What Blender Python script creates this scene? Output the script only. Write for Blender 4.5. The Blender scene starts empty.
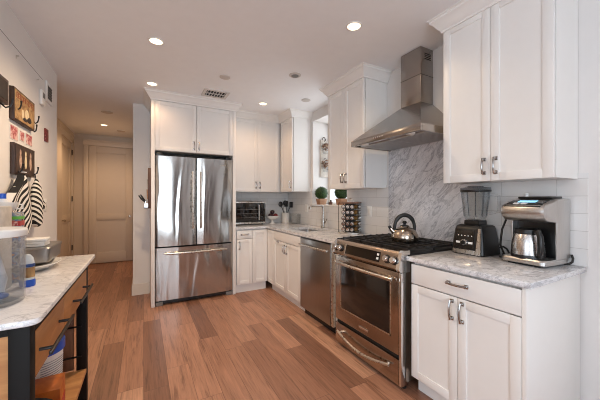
import bpy, bmesh, math, random
from mathutils import Vector, Matrix
random.seed(7)
SC = bpy.context.scene
COL = SC.collection
R = math.radians

# ------------------------------------------------------------------ camera
CAM_H, FOC, YAW, HORIZON = 1.298, 284.3, 0.503, 199.5
cd = bpy.data.cameras.new('camera'); cam = bpy.data.objects.new('camera', cd); COL.objects.link(cam)
cam.location = (0, 0, CAM_H); cam.rotation_euler = (R(90), 0, -YAW)
cd.sensor_width = 36; cd.lens = FOC * 36 / 600; cd.shift_y = (HORIZON - 200) / 600; cd.clip_start = 0.02
SC.camera = cam

# ------------------------------------------------------------------ world, exposure, large lights
w = bpy.data.worlds.new('daylight'); SC.world = w; w.use_nodes = True
wb = w.node_tree.nodes['Background']; wb.inputs[0].default_value = (0.86, 0.93, 1.0, 1); wb.inputs[1].default_value = 1.6
SC.cycles.filter_width = 1.0
SC.view_settings.view_transform = 'Standard'; SC.view_settings.look = 'None'
SC.view_settings.exposure = 0.22; SC.view_settings.gamma = 1.0; SC.view_settings.use_curve_mapping = False

def area(name, loc, rot, sx, sy, power, col):
    l = bpy.data.lights.new(name, 'AREA'); l.shape = 'RECTANGLE'; l.size = sx; l.size_y = sy
    l.energy = power; l.color = col
    o = bpy.data.objects.new(name, l); COL.objects.link(o); o.location = loc; o.rotation_euler = rot
    return o
# fill lights added at two unseen windows, then daylight through the kitchen window
area('added_rear_fill', (-0.45, -2.5, 1.45), (R(104), 0, 0), 1.8, 2.0, 60, (0.76, 0.88, 1.0))
area('added_side_fill', (-3.1, -0.9, 1.45), (0, R(-112), 0), 2.0, 2.6, 27, (0.70, 0.85, 1.0))
area('kitchen_window_daylight', (2.66, 3.21, 1.83), (0, R(90), 0), 1.2, 0.8, 5, (0.95, 0.98, 1.0))
DOWNLIGHT_W, HALL_W = 23, 31
WARM = (1.0, 0.74, 0.48)

# ------------------------------------------------------------------ materials
def newmat(name):
    m = bpy.data.materials.new(name); m.use_nodes = True
    nt = m.node_tree; return m, nt, nt.nodes['Principled BSDF']
def nd(nt, kind, **kw):
    n = nt.nodes.new(kind)
    for k, v in kw.items(): setattr(n, k, v)
    return n
def link(nt, a, b): nt.links.new(a, b)
def math_(nt, op, a, b=None, c=None):
    n = nd(nt, 'ShaderNodeMath', operation=op)
    for i, v in enumerate((a, b, c)):
        if v is None: continue
        if isinstance(v, (int, float)): n.inputs[i].default_value = v
        else: link(nt, v, n.inputs[i])
    return n.outputs[0]
def ramp(nt, fac, stops):
    n = nd(nt, 'ShaderNodeValToRGB'); e = n.color_ramp.elements
    while len(e) < len(stops): e.new(0.5)
    for el, (p, c) in zip(e, stops): el.position = p; el.color = (*c, 1)
    link(nt, fac, n.inputs[0]); return n.outputs[0]
def coords(nt, scale=(1, 1, 1), rot=(0, 0, 0)):
    t = nd(nt, 'ShaderNodeTexCoord'); m = nd(nt, 'ShaderNodeMapping')
    m.inputs['Scale'].default_value = scale; m.inputs['Rotation'].default_value = rot
    link(nt, t.outputs['Object'], m.inputs['Vector']); return m.outputs[0]
def noise(nt, vec, scale, detail=3, rough=0.5, dist=0.0):
    n = nd(nt, 'ShaderNodeTexNoise'); n.inputs['Scale'].default_value = scale
    n.inputs['Detail'].default_value = detail; n.inputs['Roughness'].default_value = rough
    n.inputs['Distortion'].default_value = dist
    link(nt, vec, n.inputs['Vector']); return n.outputs['Fac']
def bump(nt, bsdf, height, strength, distance=0.01):
    b = nd(nt, 'ShaderNodeBump'); b.inputs['Strength'].default_value = strength; b.inputs['Distance'].default_value = distance
    link(nt, height, b.inputs['Height']); link(nt, b.outputs[0], bsdf.inputs['Normal'])
def S(*c):   # sRGB 0-255 to linear
    return tuple(((v/255)/12.92 if v/255 <= 0.04045 else ((v/255+0.055)/1.055)**2.4) for v in c)

def plain(name, col, rough=0.5, metal=0.0, var=0.04, nscale=12, stretch=(1, 1, 1), bmp=0.0, spec=None, coat=0.0):
    m, nt, b = newmat(name)
    f = noise(nt, coords(nt, stretch), nscale, 3)
    lo = tuple(max(0, c*(1-var)) for c in col); hi = tuple(min(1, c*(1+var)) for c in col)
    link(nt, ramp(nt, f, [(0.3, lo), (0.7, hi)]), b.inputs['Base Color'])
    b.inputs['Roughness'].default_value = rough; b.inputs['Metallic'].default_value = metal
    if spec is not None: b.inputs['Specular IOR Level'].default_value = spec
    if coat: b.inputs['Coat Weight'].default_value = coat; b.inputs['Coat Roughness'].default_value = 0.1
    if bmp: bump(nt, b, f, bmp)
    return m
def glassy(name, col=(1, 1, 1), rough=0.02, edge=0.35):
    """thin clear wall: see-through straight on, mirror-like towards the rim"""
    m, nt, b = newmat(name)
    f = noise(nt, coords(nt), 4, 2)
    tr = nd(nt, 'ShaderNodeBsdfTransparent'); link(nt, ramp(nt, f, [(0, tuple(c*0.97 for c in col)), (1, col)]), tr.inputs[0])
    b.inputs['Base Color'].default_value = (0.48, 0.49, 0.51, 1); b.inputs['Roughness'].default_value = rough
    b.inputs['Specular IOR Level'].default_value = 0.8
    lw = nd(nt, 'ShaderNodeLayerWeight'); lw.inputs['Blend'].default_value = 0.35
    fac = math_(nt, 'MULTIPLY_ADD', lw.outputs['Facing'], edge, 0.04)
    mx = nd(nt, 'ShaderNodeMixShader'); link(nt, fac, mx.inputs[0]); link(nt, tr.outputs[0], mx.inputs[1]); link(nt, b.outputs[0], mx.inputs[2])
    link(nt, mx.outputs[0], nt.nodes['Material Output'].inputs['Surface'])
    return m
def glow(name, col, strength):
    m, nt, b = newmat(name); b.inputs['Base Color'].default_value = (*col, 1)
    b.inputs['Emission Color'].default_value = (*col, 1); b.inputs['Emission Strength'].default_value = strength
    return m
def steel(name, col, rough=0.28, stretch=(60, 60, 1), wav=0.0, aniso=0.0, wstretch=(7, 7, 1.1)):
    m, nt, b = newmat(name)
    f = noise(nt, coords(nt, stretch), 6, 4)
    link(nt, ramp(nt, f, [(0.2, tuple(c*0.9 for c in col)), (0.8, tuple(min(1, c*1.06) for c in col))]), b.inputs['Base Color'])
    link(nt, math_(nt, 'MULTIPLY_ADD', f, 0.10, rough-0.05), b.inputs['Roughness'])
    b.inputs['Metallic'].default_value = 1
    if aniso: b.inputs['Anisotropic'].default_value = aniso
    if wav:
        g = noise(nt, coords(nt, wstretch), 1.0, 1, 0.4, 0.8)
        bump(nt, b, g, wav, 0.02)
    return m
def marble(name, base, vein, dark, scale=1.0, rot=0.6, vein_w=0.035, speck=0.0, rough=0.12):
    m, nt, b = newmat(name)
    v = coords(nt, (scale, scale*1.0, scale*1.0), (rot, 0, 0))
    st = nd(nt, 'ShaderNodeMapping'); st.inputs['Scale'].default_value = (1.0, 1.0, 3.2); link(nt, v, st.inputs[0]); v = st.outputs[0]
    cloud = noise(nt, v, 2.2, 6, 0.6, 0.6)
    n1 = noise(nt, v, 2.0, 8, 0.62, 1.1)
    n2 = noise(nt, v, 4.5, 8, 0.65, 0.8)
    def ridge(n, wd):
        d = math_(nt, 'ABSOLUTE', math_(nt, 'SUBTRACT', n, 0.5))
        mr = nd(nt, 'ShaderNodeMapRange'); mr.interpolation_type = 'SMOOTHSTEP'
        mr.inputs['From Min'].default_value = 0.0; mr.inputs['From Max'].default_value = wd
        mr.inputs['To Min'].default_value = 1.0; mr.inputs['To Max'].default_value = 0.0
        link(nt, d, mr.inputs['Value']); return mr.outputs[0]
    base_c = ramp(nt, cloud, [(0.3, base), (0.68, vein)])
    r1 = math_(nt, 'MULTIPLY', ridge(n1, vein_w), math_(nt, 'MULTIPLY_ADD', cloud, 1.2, 0.0))
    r2 = math_(nt, 'MULTIPLY', ridge(n2, vein_w*0.7), 0.35)
    mx = nd(nt, 'ShaderNodeMix', data_type='RGBA'); link(nt, math_(nt, 'MINIMUM', math_(nt, 'ADD', r1, r2), 1.0), mx.inputs['Factor'])
    link(nt, base_c, mx.inputs['A']); mx.inputs['B'].default_value = (*dark, 1)
    out = mx.outputs['Result']
    if speck:
        sp = noise(nt, coords(nt), 70, 4, 0.7)
        mm = nd(nt, 'ShaderNodeMix', data_type='RGBA'); link(nt, ramp(nt, sp, [(0.56, (0, 0, 0)), (0.7, (speck,)*3)]), mm.inputs['Factor'])
        link(nt, out, mm.inputs['A']); mm.inputs['B'].default_value = (*dark, 1); out = mm.outputs['Result']
    link(nt, out, b.inputs['Base Color']); b.inputs['Roughness'].default_value = rough
    return m
def tile(name, axis):
    m, nt, b = newmat(name)
    t = nd(nt, 'ShaderNodeTexCoord'); s = nd(nt, 'ShaderNodeSeparateXYZ'); link(nt, t.outputs['Object'], s.inputs[0])
    c = nd(nt, 'ShaderNodeCombineXYZ'); link(nt, s.outputs['XYZ'.index(axis)], c.inputs[0]); link(nt, math_(nt, 'SUBTRACT', s.outputs[2], 0.914), c.inputs[1])
    br = nd(nt, 'ShaderNodeTexBrick'); link(nt, c.outputs[0], br.inputs['Vector'])
    br.inputs['Scale'].default_value = 1; br.inputs['Brick Width'].default_value = 0.305; br.inputs['Row Height'].default_value = 0.101
    br.inputs['Mortar Size'].default_value = 0.0016; br.inputs['Mortar Smooth'].default_value = 0.2
    br.inputs['Color1'].default_value = (*S(224, 222, 220), 1); br.inputs['Color2'].default_value = (*S(228, 226, 224), 1)
    br.inputs['Mortar'].default_value = (*S(196, 193, 190), 1)
    link(nt, br.outputs['Color'], b.inputs['Base Color']); b.inputs['Roughness'].default_value = 0.16
    bump(nt, b, math_(nt, 'SUBTRACT', 1.0, br.outputs['Fac']), 0.5, 0.002)
    return m
def planks(name):
    m, nt, b = newmat(name)
    t = nd(nt, 'ShaderNodeTexCoord'); s = nd(nt, 'ShaderNodeSeparateXYZ'); link(nt, t.outputs['Object'], s.inputs[0])
    W, L = 0.155, 1.25
    px = math_(nt, 'DIVIDE', s.outputs[0], W); ix = math_(nt, 'FLOOR', px); fx = math_(nt, 'FRACT', px)
    wn = nd(nt, 'ShaderNodeTexWhiteNoise', noise_dimensions='1D'); link(nt, ix, wn.inputs['W'])
    py = math_(nt, 'ADD', math_(nt, 'DIVIDE', s.outputs[1], L), math_(nt, 'MULTIPLY', wn.outputs['Value'], 7.3))
    iy = math_(nt, 'FLOOR', py); fy = math_(nt, 'FRACT', py)
    cid = nd(nt, 'ShaderNodeCombineXYZ'); link(nt, ix, cid.inputs[0]); link(nt, iy, cid.inputs[1])
    wn2 = nd(nt, 'ShaderNodeTexWhiteNoise', noise_dimensions='2D'); link(nt, cid.outputs[0], wn2.inputs['Vector'])
    rnd = wn2.outputs['Value']
    gv = nd(nt, 'ShaderNodeCombineXYZ')
    link(nt, math_(nt, 'MULTIPLY', s.outputs[0], 16.0), gv.inputs[0])
    link(nt, math_(nt, 'ADD', math_(nt, 'MULTIPLY', s.outputs[1], 0.9), math_(nt, 'MULTIPLY', rnd, 37.0)), gv.inputs[1])
    link(nt, math_(nt, 'MULTIPLY', rnd, 11.0), gv.inputs[2])
    g1 = noise(nt, gv.outputs[0], 1.6, 6, 0.62, 1.2)
    g2 = noise(nt, gv.outputs[0], 7.0, 4, 0.6, 0.3)
    base = ramp(nt, rnd, [(0.0, S(138, 97, 76)), (0.25, S(160, 114, 90)), (0.5, S(186, 137, 110)), (0.75, S(168, 121, 96)), (1.0, S(206, 159, 130))])
    gr = ramp(nt, math_(nt, 'ADD', math_(nt, 'MULTIPLY', g1, 0.65), math_(nt, 'MULTIPLY', g2, 0.35)), [(0.36, (0.50, 0.45, 0.42)), (0.46, (0.88, 0.87, 0.86)), (0.54, (1.02, 1.02, 1.02)), (0.64, (1.2, 1.2, 1.2))])
    mx = nd(nt, 'ShaderNodeMix', data_type='RGBA', blend_type='MULTIPLY'); mx.inputs['Factor'].default_value = 1
    link(nt, base, mx.inputs['A']); link(nt, gr, mx.inputs['B'])
    # knots
    kv = nd(nt, 'ShaderNodeCombineXYZ'); link(nt, math_(nt, 'MULTIPLY', s.outputs[0], 3.4), kv.inputs[0]); link(nt, math_(nt, 'MULTIPLY', s.outputs[1], 1.5), kv.inputs[1])
    vo = nd(nt, 'ShaderNodeTexVoronoi'); vo.inputs['Scale'].default_value = 1.0; link(nt, kv.outputs[0], vo.inputs['Vector'])
    kf = ramp(nt, vo.outputs['Distance'], [(0.02, (1, 1, 1)), (0.085, (0, 0, 0))])
    mk = nd(nt, 'ShaderNodeMix', data_type='RGBA'); link(nt, math_(nt, 'MULTIPLY', kf, 0.7), mk.inputs['Factor']); link(nt, mx.outputs['Result'], mk.inputs['A']); mk.inputs['B'].default_value = (*S(84, 52, 38), 1)
    # joints
    ex = math_(nt, 'MINIMUM', fx, math_(nt, 'SUBTRACT', 1.0, fx)); ey = math_(nt, 'MULTIPLY', math_(nt, 'MINIMUM', fy, math_(nt, 'SUBTRACT', 1.0, fy)), L/W)
    ed = math_(nt, 'MINIMUM', ex, ey)
    jf = ramp(nt, ed, [(0.004, (1, 1, 1)), (0.013, (0, 0, 0))])
    mj = nd(nt, 'ShaderNodeMix', data_type='RGBA'); link(nt, math_(nt, 'MULTIPLY', jf, 0.7), mj.inputs['Factor']); link(nt, mk.outputs['Result'], mj.inputs['A']); mj.inputs['B'].default_value = (*S(78, 50, 38), 1)
    link(nt, mj.outputs['Result'], b.inputs['Base Color'])
    link(nt, math_(nt, 'MULTIPLY_ADD', g1, 0.15, 0.30), b.inputs['Roughness'])
    bump(nt, b, math_(nt, 'SUBTRACT', math_(nt, 'MULTIPLY', g2, 0.2), jf), 0.25, 0.002)
    return m
def wood(name, c0, c1, stretch=(2, 14, 14), rough=0.45, sc=1.5):
    m, nt, b = newmat(name)
    f = noise(nt, coords(nt, stretch), sc, 6, 0.6, 0.8)
    link(nt, ramp(nt, f, [(0.3, c0), (0.7, c1)]), b.inputs['Base Color']); b.inputs['Roughness'].default_value = rough
    return m
def stripes(name, c0, c1, scale, rot, dist):
    m, nt, b = newmat(name)
    wv = nd(nt, 'ShaderNodeTexWave', wave_type='BANDS', bands_direction='Z'); wv.inputs['Scale'].default_value = scale
    wv.inputs['Distortion'].default_value = dist; wv.inputs['Detail'].default_value = 1.5; wv.inputs['Detail Scale'].default_value = 0.9
    link(nt, coords(nt, (1, 1, 1), rot), wv.inputs['Vector'])
    link(nt, ramp(nt, wv.outputs['Fac'], [(0.47, c0), (0.53, c1)]), b.inputs['Base Color']); b.inputs['Roughness'].default_value = 0.85
    return m
def blotch(name, stops, scale, rough=0.5, stretch=(1, 1, 1), detail=3):
    m, nt, b = newmat(name)
    f = noise(nt, coords(nt, stretch), scale, detail, 0.6, 0.5)
    link(nt, ramp(nt, f, stops), b.inputs['Base Color']); b.inputs['Roughness'].default_value = rough
    return m

M = {}
M['wall'] = plain('wall_paint', S(226, 222, 219), 0.75, var=0.01)
M['hallwall'] = plain('hall_paint', S(222, 212, 200), 0.7, var=0.01)
M['ceil'] = plain('ceiling_paint', S(243, 244, 246), 0.85, var=0.01)
M['cab'] = plain('cabinet_white_paint', S(236, 233, 229), 0.35, var=0.008)
M['trim'] = plain('trim_white', S(228, 220, 210), 0.45, var=0.01)
M['door'] = plain('door_paint', S(226, 215, 201), 0.45, var=0.01)
M['floor'] = planks('oak_planks')
M['tileR'] = tile('subway_tile_side', 'Y'); M['tileB'] = tile('subway_tile_back', 'X')
M['marble'] = marble('marble_slab', S(228, 227, 229), S(200, 200, 204), S(146, 147, 153), 1.7, 0.8, 0.045)
M['counter'] = marble('stone_worktop', S(236, 236, 237), S(214, 214, 217), S(166, 166, 170), 3.0, 0.5, 0.05, speck=0.35, rough=0.14)
M['cartstone'] = marble('cart_marble', S(246, 246, 247), S(230, 230, 233), S(190, 191, 196), 2.6, 0.4, 0.04, rough=0.16)
M['steel'] = steel('brushed_steel', (0.62, 0.60, 0.585), 0.30, (1.5, 60, 60))
M['fridge'] = steel('fridge_steel', (0.50, 0.48, 0.455), 0.15, (60, 60, 1.5), wav=0.65, wstretch=(6, 6, 1.0))
M['range'] = steel('range_steel', (0.44, 0.365, 0.305), 0.22, (1.5, 60, 60))
M['dw'] = steel('dishwasher_steel', (0.36, 0.335, 0.315), 0.30, (60, 60, 1.5), wav=0.15)
M['hood'] = steel('hood_steel', (0.39, 0.36, 0.335), 0.22, (1.5, 60, 60))
M['sinksteel'] = steel('sink_steel', (0.36, 0.34, 0.33), 0.35, (6, 6, 6)); M['faucet'] = steel('faucet_nickel', (0.50, 0.47, 0.44), 0.22, (6, 6, 6))
M['chrome'] = steel('polished_chrome', (0.76, 0.75, 0.74), 0.14, (4, 4, 4))
M['nickel'] = steel('satin_nickel', (0.62, 0.59, 0.55), 0.28, (6, 6, 6))
M['pewter'] = steel('dark_pewter', (0.42, 0.40, 0.39), 0.2, (6, 6, 6))
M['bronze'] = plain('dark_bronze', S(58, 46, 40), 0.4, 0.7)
M['black'] = plain('black_plastic', S(24, 23, 23), 0.35, var=0.1)
M['iron'] = plain('black_cast_iron', S(25, 23, 23), 0.45, var=0.15, bmp=0.1, nscale=60)
M['blackglass'] = plain('black_glass', S(22, 19, 18), 0.06, var=0.05, coat=0.3)
M['ovenglass'] = plain('oven_glass', S(30, 24, 21), 0.10, var=0.06, coat=0.3)
M['blacksteel'] = plain('black_painted_steel', S(15, 13, 12), 0.6, 0.0, var=0.1, spec=0.25)
M['shadow'] = plain('dark_body_gap_shade', S(18, 16, 16), 0.7)  # dark bodies and seams; also painted shade in gaps and behind louvres
M['grey'] = plain('grey_plastic', S(120, 118, 116), 0.5)
M['white'] = plain('white_plastic', S(238, 237, 234), 0.35, var=0.01)
M['ceramic'] = plain('white_glaze', S(236, 232, 226), 0.15, var=0.01)
M['glass'] = glassy('clear_glass', (0.97, 0.98, 0.98), 0.02, 0.45)
M['pane'] = glassy('window_glass', (1, 1, 1), 0.0, 0.12)
M['plastic'] = glassy('clear_plastic', (0.985, 0.99, 0.995), 0.05, 0.36)
M['water'] = glassy('water', (0.975, 0.985, 0.995), 0.0, 0.15)
M['bag'] = plain('grey_pouch', S(186, 188, 194), 0.35, var=0.25, nscale=18)
M['cartwood'] = wood('honey_oak_drawer', S(160, 104, 58), S(192, 134, 80), (14, 2, 14))
M['cartwood2'] = wood('honey_oak_side', S(168, 112, 66), S(206, 152, 98), (2, 14, 14))
M['board'] = wood('walnut_board', S(66, 38, 26), S(104, 64, 42), (14, 14, 2))
M['plankwood'] = wood('dull_brown_board', S(96, 66, 50), S(138, 98, 74), (14, 14, 2))
M['terracotta'] = wood('pale_wood_planter', S(150, 110, 84), S(184, 144, 114), (4, 4, 20))
M['leaf'] = blotch('boxwood_green', [(0.3, S(16, 34, 8)), (0.55, S(34, 66, 16)), (0.75, S(70, 112, 36))], 60, 0.6)
M['lamp'] = glow('lamp_lens', (1.0, 0.80, 0.52), 3.2)
M['lampoff'] = plain('white_ceiling_disc', S(205, 198, 192), 0.6)
M['vent'] = plain('vent_white', S(214, 208, 203), 0.5)
M['blue'] = plain('blue_plastic', S(30, 84, 190), 0.35)
M['orange'] = blotch('orange_packaging', [(0.35, S(176, 84, 26)), (0.6, S(204, 116, 40)), (0.75, S(150, 58, 22))], 9, 0.45)
M['screen'] = glow('lit_screen', (0.30, 0.66, 0.88), 0.9)
M['red'] = plain('red_plastic', S(176, 42, 36), 0.4)
M['green'] = plain('green_plastic', S(96, 178, 62), 0.4)
M['navy'] = plain('navy_print', S(44, 70, 128), 0.5)
M['textgrey'] = plain('grey_print', S(150, 152, 160), 0.5)
M['zebra'] = stripes('zebra_cloth', S(24, 22, 22), S(226, 220, 212), 9, (0.45, 0, 0), 2.2)
M['zebra2'] = stripes('zebra_towel', S(26, 24, 24), S(232, 226, 220), 8, (-0.7, 0, 0), 3.0)
M['art'] = blotch('vintage_poster', [(0.3, S(62, 42, 26)), (0.45, S(140, 104, 64)), (0.6, S(186, 150, 102)), (0.75, S(92, 62, 38))], 11, 0.6)
M['artred'] = plain('faded_red_print', S(150, 56, 36), 0.6, var=0.2, nscale=40)
M['artdark'] = plain('dark_print', S(44, 32, 26), 0.6, var=0.3, nscale=30)
M['artcream'] = plain('cream_print', S(222, 204, 168), 0.6, var=0.12, nscale=40)
M['photodark'] = blotch('dark_photo', [(0.3, S(30, 22, 20)), (0.6, S(66, 46, 38)), (0.85, S(96, 70, 56))], 12, 0.4)
M['carton'] = blotch('printed_carton', [(0.36, S(40, 34, 36)), (0.46, S(196, 186, 172)), (0.54, S(60, 110, 160)), (0.62, S(214, 150, 90))], 26, 0.5)
M['tin'] = steel('tin_steel', (0.34, 0.335, 0.33), 0.32, (6, 30, 6)); M['softwhite'] = plain('milky_plastic', S(206, 212, 216), 0.25, var=0.06)
M['skin'] = blotch('pale_figure_print', [(0.3, S(150, 112, 96)), (0.6, S(206, 176, 156)), (0.8, S(230, 212, 196))], 40, 0.5)
M['pinkphoto'] = blotch('pink_photo', [(0.34, S(110, 34, 42)), (0.46, S(190, 96, 100)), (0.58, S(226, 190, 184))], 34, 0.45)
M['redphoto'] = blotch('dark_red_print', [(0.36, S(70, 18, 22)), (0.55, S(120, 34, 40)), (0.7, S(190, 120, 116))], 50, 0.45)
M['frameedge'] = plain('dark_brown_edge', S(62, 42, 34), 0.5, var=0.25, nscale=30)
M['kettle'] = steel('kettle_steel', (0.48, 0.40, 0.32), 0.18, (6, 6, 20))
M['carafe'] = steel('carafe_steel', (0.66, 0.64, 0.62), 0.27, (50, 50, 1.5)); M['smoke'] = glassy('smoked_plastic', (0.62, 0.63, 0.65), 0.08, 0.5); M['ribglass'] = glassy('rib_glass', (0.72, 0.74, 0.76), 0.02, 0.6)
M['coffee'] = steel('coffee_maker_steel', (0.60, 0.58, 0.56), 0.36, (40, 40, 2))
M['spice'] = blotch('spices', [(0.3, S(70, 44, 24)), (0.5, S(150, 104, 50)), (0.7, S(96, 98, 60))], 9, 0.5)
M['fruit'] = blotch('dark_fruit', [(0.4, S(70, 16, 20)), (0.65, S(160, 44, 40))], 14, 0.3)
M['plum'] = plain('dark_plum', S(48, 20, 30), 0.3)
M['mirrorwhite'] = plain('whitewashed_plank', S(196, 188, 178), 0.6, var=0.12, nscale=30)
M['flower'] = blotch('dried_flowers', [(0.35, S(92, 62, 60)), (0.5, S(150, 112, 96)), (0.65, S(120, 120, 80))], 80, 0.8)

# ------------------------------------------------------------------ mesh builder
class B:
    def __init__(s): s.bm = bmesh.new()
    def box(s, x0, x1, y0, y1, z0, z1, bev=0.0, mtx=None):
        r = bmesh.ops.create_cube(s.bm, size=1.0); vs = r['verts']
        for v in vs: v.co = Vector(((x0+x1)/2 + v.co.x*(x1-x0), (y0+y1)/2 + v.co.y*(y1-y0), (z0+z1)/2 + v.co.z*(z1-z0)))
        if bev:
            es = list({e for v in vs for e in v.link_edges})
            rr = bmesh.ops.bevel(s.bm, geom=es, offset=bev, segments=2, affect='EDGES', profile=0.5)
            vs = list({v for f in rr['faces'] for v in f.verts} | {v for v in vs if v.is_valid})
        if mtx:
            for v in vs: v.co = mtx @ v.co
        return s
    def ring(s, c, ax, r, n, ph=0.0):
        ax = Vector(ax).normalized(); u = ax.orthogonal().normalized(); w_ = ax.cross(u)
        return [s.bm.verts.new(Vector(c) + (u*math.cos(2*math.pi*i/n+ph) + w_*math.sin(2*math.pi*i/n+ph))*r) for i in range(n)]
    def skin(s, rings, cap=True, closed=False):
        n = len(rings[0])
        pairs = list(zip(rings, rings[1:])) + ([(rings[-1], rings[0])] if closed else [])
        for a, b in pairs:
            for i in range(n):
                s.bm.faces.new((a[i], a[(i+1) % n], b[(i+1) % n], b[i])).smooth = True
        if cap and not closed:
            s.bm.faces.new(list(reversed(rings[0]))); s.bm.faces.new(rings[-1])
        return s
    def tube(s, pts, r, n=10, cap=True):
        pts = [Vector(p) for p in pts]; rs = r if isinstance(r, (list, tuple)) else [r]*len(pts)
        d = [(pts[min(i+1, len(pts)-1)] - pts[max(i-1, 0)]).normalized() for i in range(len(pts))]
        u = d[0].orthogonal().normalized(); rings = []
        for p, t, rr in zip(pts, d, rs):
            u = (u - t*u.dot(t)).normalized(); w_ = t.cross(u)
            rings.append([s.bm.verts.new(p + (u*math.cos(2*math.pi*i/n) + w_*math.sin(2*math.pi*i/n))*rr) for i in range(n)])
        return s.skin(rings, cap)
    def lathe(s, prof, c=(0, 0, 0), n=32, sx=1.0, sy=1.0, ph=0.0, axis='Z'):
        rings = []
        for r, z in prof:
            r = max(r, 1e-4); ring = []
            for i in range(n):
                a = 2*math.pi*i/n + ph; p = (r*math.cos(a)*sx, r*math.sin(a)*sy, z)
                if axis == 'Y': p = (p[0], -p[2], p[1])
                if axis == 'X': p = (-p[2], p[0], p[1])
                ring.append(s.bm.verts.new((c[0]+p[0], c[1]+p[1], c[2]+p[2])))
            rings.append(ring)
        return s.skin(rings)
    def prism(s, poly, a, b, axis='X'):
        def P(p, t):
            if axis == 'X': return (t, p[0], p[1])
            if axis == 'Y': return (p[0], t, p[1])
            return (p[0], p[1], t)
        s.skin([[s.bm.verts.new(P(p, a)) for p in poly], [s.bm.verts.new(P(p, b)) for p in poly]]); return s
    def ball(s, c, r, sub=2, sq=(1, 1, 1)):
        rr = bmesh.ops.create_icosphere(s.bm, subdivisions=sub, radius=r)
        for v in rr['verts']:
            v.co = Vector((v.co.x*sq[0]+c[0], v.co.y*sq[1]+c[1], v.co.z*sq[2]+c[2]))
            for f in v.link_faces: f.smooth = True
        return s
    def obj(s, name, mat, parent=None, loc=(0, 0, 0), rot=(0, 0, 0), ang=35):
        bmesh.ops.recalc_face_normals(s.bm, faces=s.bm.faces)
        me = bpy.data.meshes.new(name); s.bm.to_mesh(me); s.bm.free()
        me.set_sharp_from_angle(angle=R(ang))
        me.materials.append(mat)
        o = bpy.data.objects.new(name, me); COL.objects.link(o); o.location = loc; o.rotation_euler = rot
        if parent: o.parent = parent
        return o
def tag(o, label, cat, group=None):
    o['label'] = label; o['category'] = cat
    if group: o['group'] = group
    return o
def thing(name, label, cat, loc=(0, 0, 0), rz=0.0, group=None):
    o = bpy.data.objects.new(name, None); COL.objects.link(o); o.empty_display_size = 0.1
    o.location = loc; o.rotation_euler = (0, 0, rz); return tag(o, label, cat, group)
def lab(o, text): o['label'] = text; return o
def struct(o): o['kind'] = 'structure'; return o
def copy_tree(o, parent=None):
    c = o.copy(); COL.objects.link(c)
    if parent: c.parent = parent
    for ch in list(o.children): copy_tree(ch, c)
    return c
def arc(n, f): return [f(i/n) for i in range(n+1)]

# ------------------------------------------------------------------ the room
W, D, L, C = 2.213, 4.46, -0.79, 2.60          # right wall x, back wall y, left wall x, ceiling z
HL, HB, HR = -1.2, 7.05, -0.126                # hall left x, hall back y, hall right x
WY0, WY1, WZ0, WZ1, WX = 2.80, 3.62, 1.205, 2.46, 2.56   # kitchen window opening, outer face of the wall
RY, RX = -2.6, -3.2                            # room behind the camera
struct(B().box(RX-0.1, W+0.35, RY-0.1, HB+0.1, -0.08, 0).obj('floor', M['floor']))
struct(B().box(RX-0.1, W+0.35, RY-0.1, HB+0.1, C, C+0.1).obj('ceiling', M['ceil']))
b = B(); b.box(W, WX, RY, WY0, 0, C); b.box(W, WX, WY1, D+0.12, 0, C); b.box(W, WX, WY0, WY1, 0, WZ0); b.box(W, WX, WY0, WY1, WZ1, C)
struct(b.obj('wall_right', M['wall']))
struct(B().box(HR, W, D, D+0.12, 0, C).obj('wall_back', M['wall']))
struct(B().box(HR, HR+0.12, D+0.12, HB, 0, C).obj('wall_hall_right', M['hallwall']))
struct(B().box(HL-0.1, W, HB, HB+0.1, 0, C).obj('wall_hall_back', M['hallwall']))
b = B(); b.box(HL-0.1, HL, 3.9, 6.09, 0, C); b.box(HL-0.1, HL, 6.99, HB, 0, C); b.box(HL-0.1, HL, 6.09, 6.99, 2.40, C); b.box(HL-0.14, HL-0.1, 6.0, HB, 0, C)
struct(b.obj('wall_hall_left', M['hallwall']))
b = B(); b.box(L-0.12, L, 0.75, 3.81, 0, C); b.box(HL-0.1, L-0.12, 3.75, 3.81, 0, C)
struct(b.obj('wall_left', M['wall']))
struct(B().box(RX, L-0.12, 0.75, 0.87, 0, C).obj('wall_left_return', M['wall']))
b = B(); b.box(RX-0.1, RX, RY, -2.25, 0, C); b.box(RX-0.1, RX, 0.45, 0.87, 0, C); b.box(RX-0.1, RX, -2.25, 0.45, 0, 0.4); b.box(RX-0.1, RX, -2.25, 0.45, 2.5, C)
struct(b.obj('wall_far_left', M['wall']))
b = B()
for y in (-2.25, -0.95, 0.40): b.box(RX-0.08, RX-0.02, y, y+0.05, 0.4, 2.5)
b.box(RX-0.08, RX-0.02, -2.25, 0.45, 0.4, 0.45); b.box(RX-0.08, RX-0.02, -2.25, 0.45, 2.45, 2.5)
wl_ = struct(b.obj('added_side_window', M['white']))  # side window added out of view, only to supply light
B().box(RX-0.055, RX-0.05, -2.2, 0.40, 0.45, 2.45).obj('pane', M['pane'], wl_)
b = B(); b.box(RX, -1.4, RY-0.1, RY, 0, C); b.box(0.5, W, RY-0.1, RY, 0, C); b.box(-1.4, 0.5, RY-0.1, RY, 0, 0.35); b.box(-1.4, 0.5, RY-0.1, RY, 2.5, C)
struct(b.obj('wall_rear', M['wall']))
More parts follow.
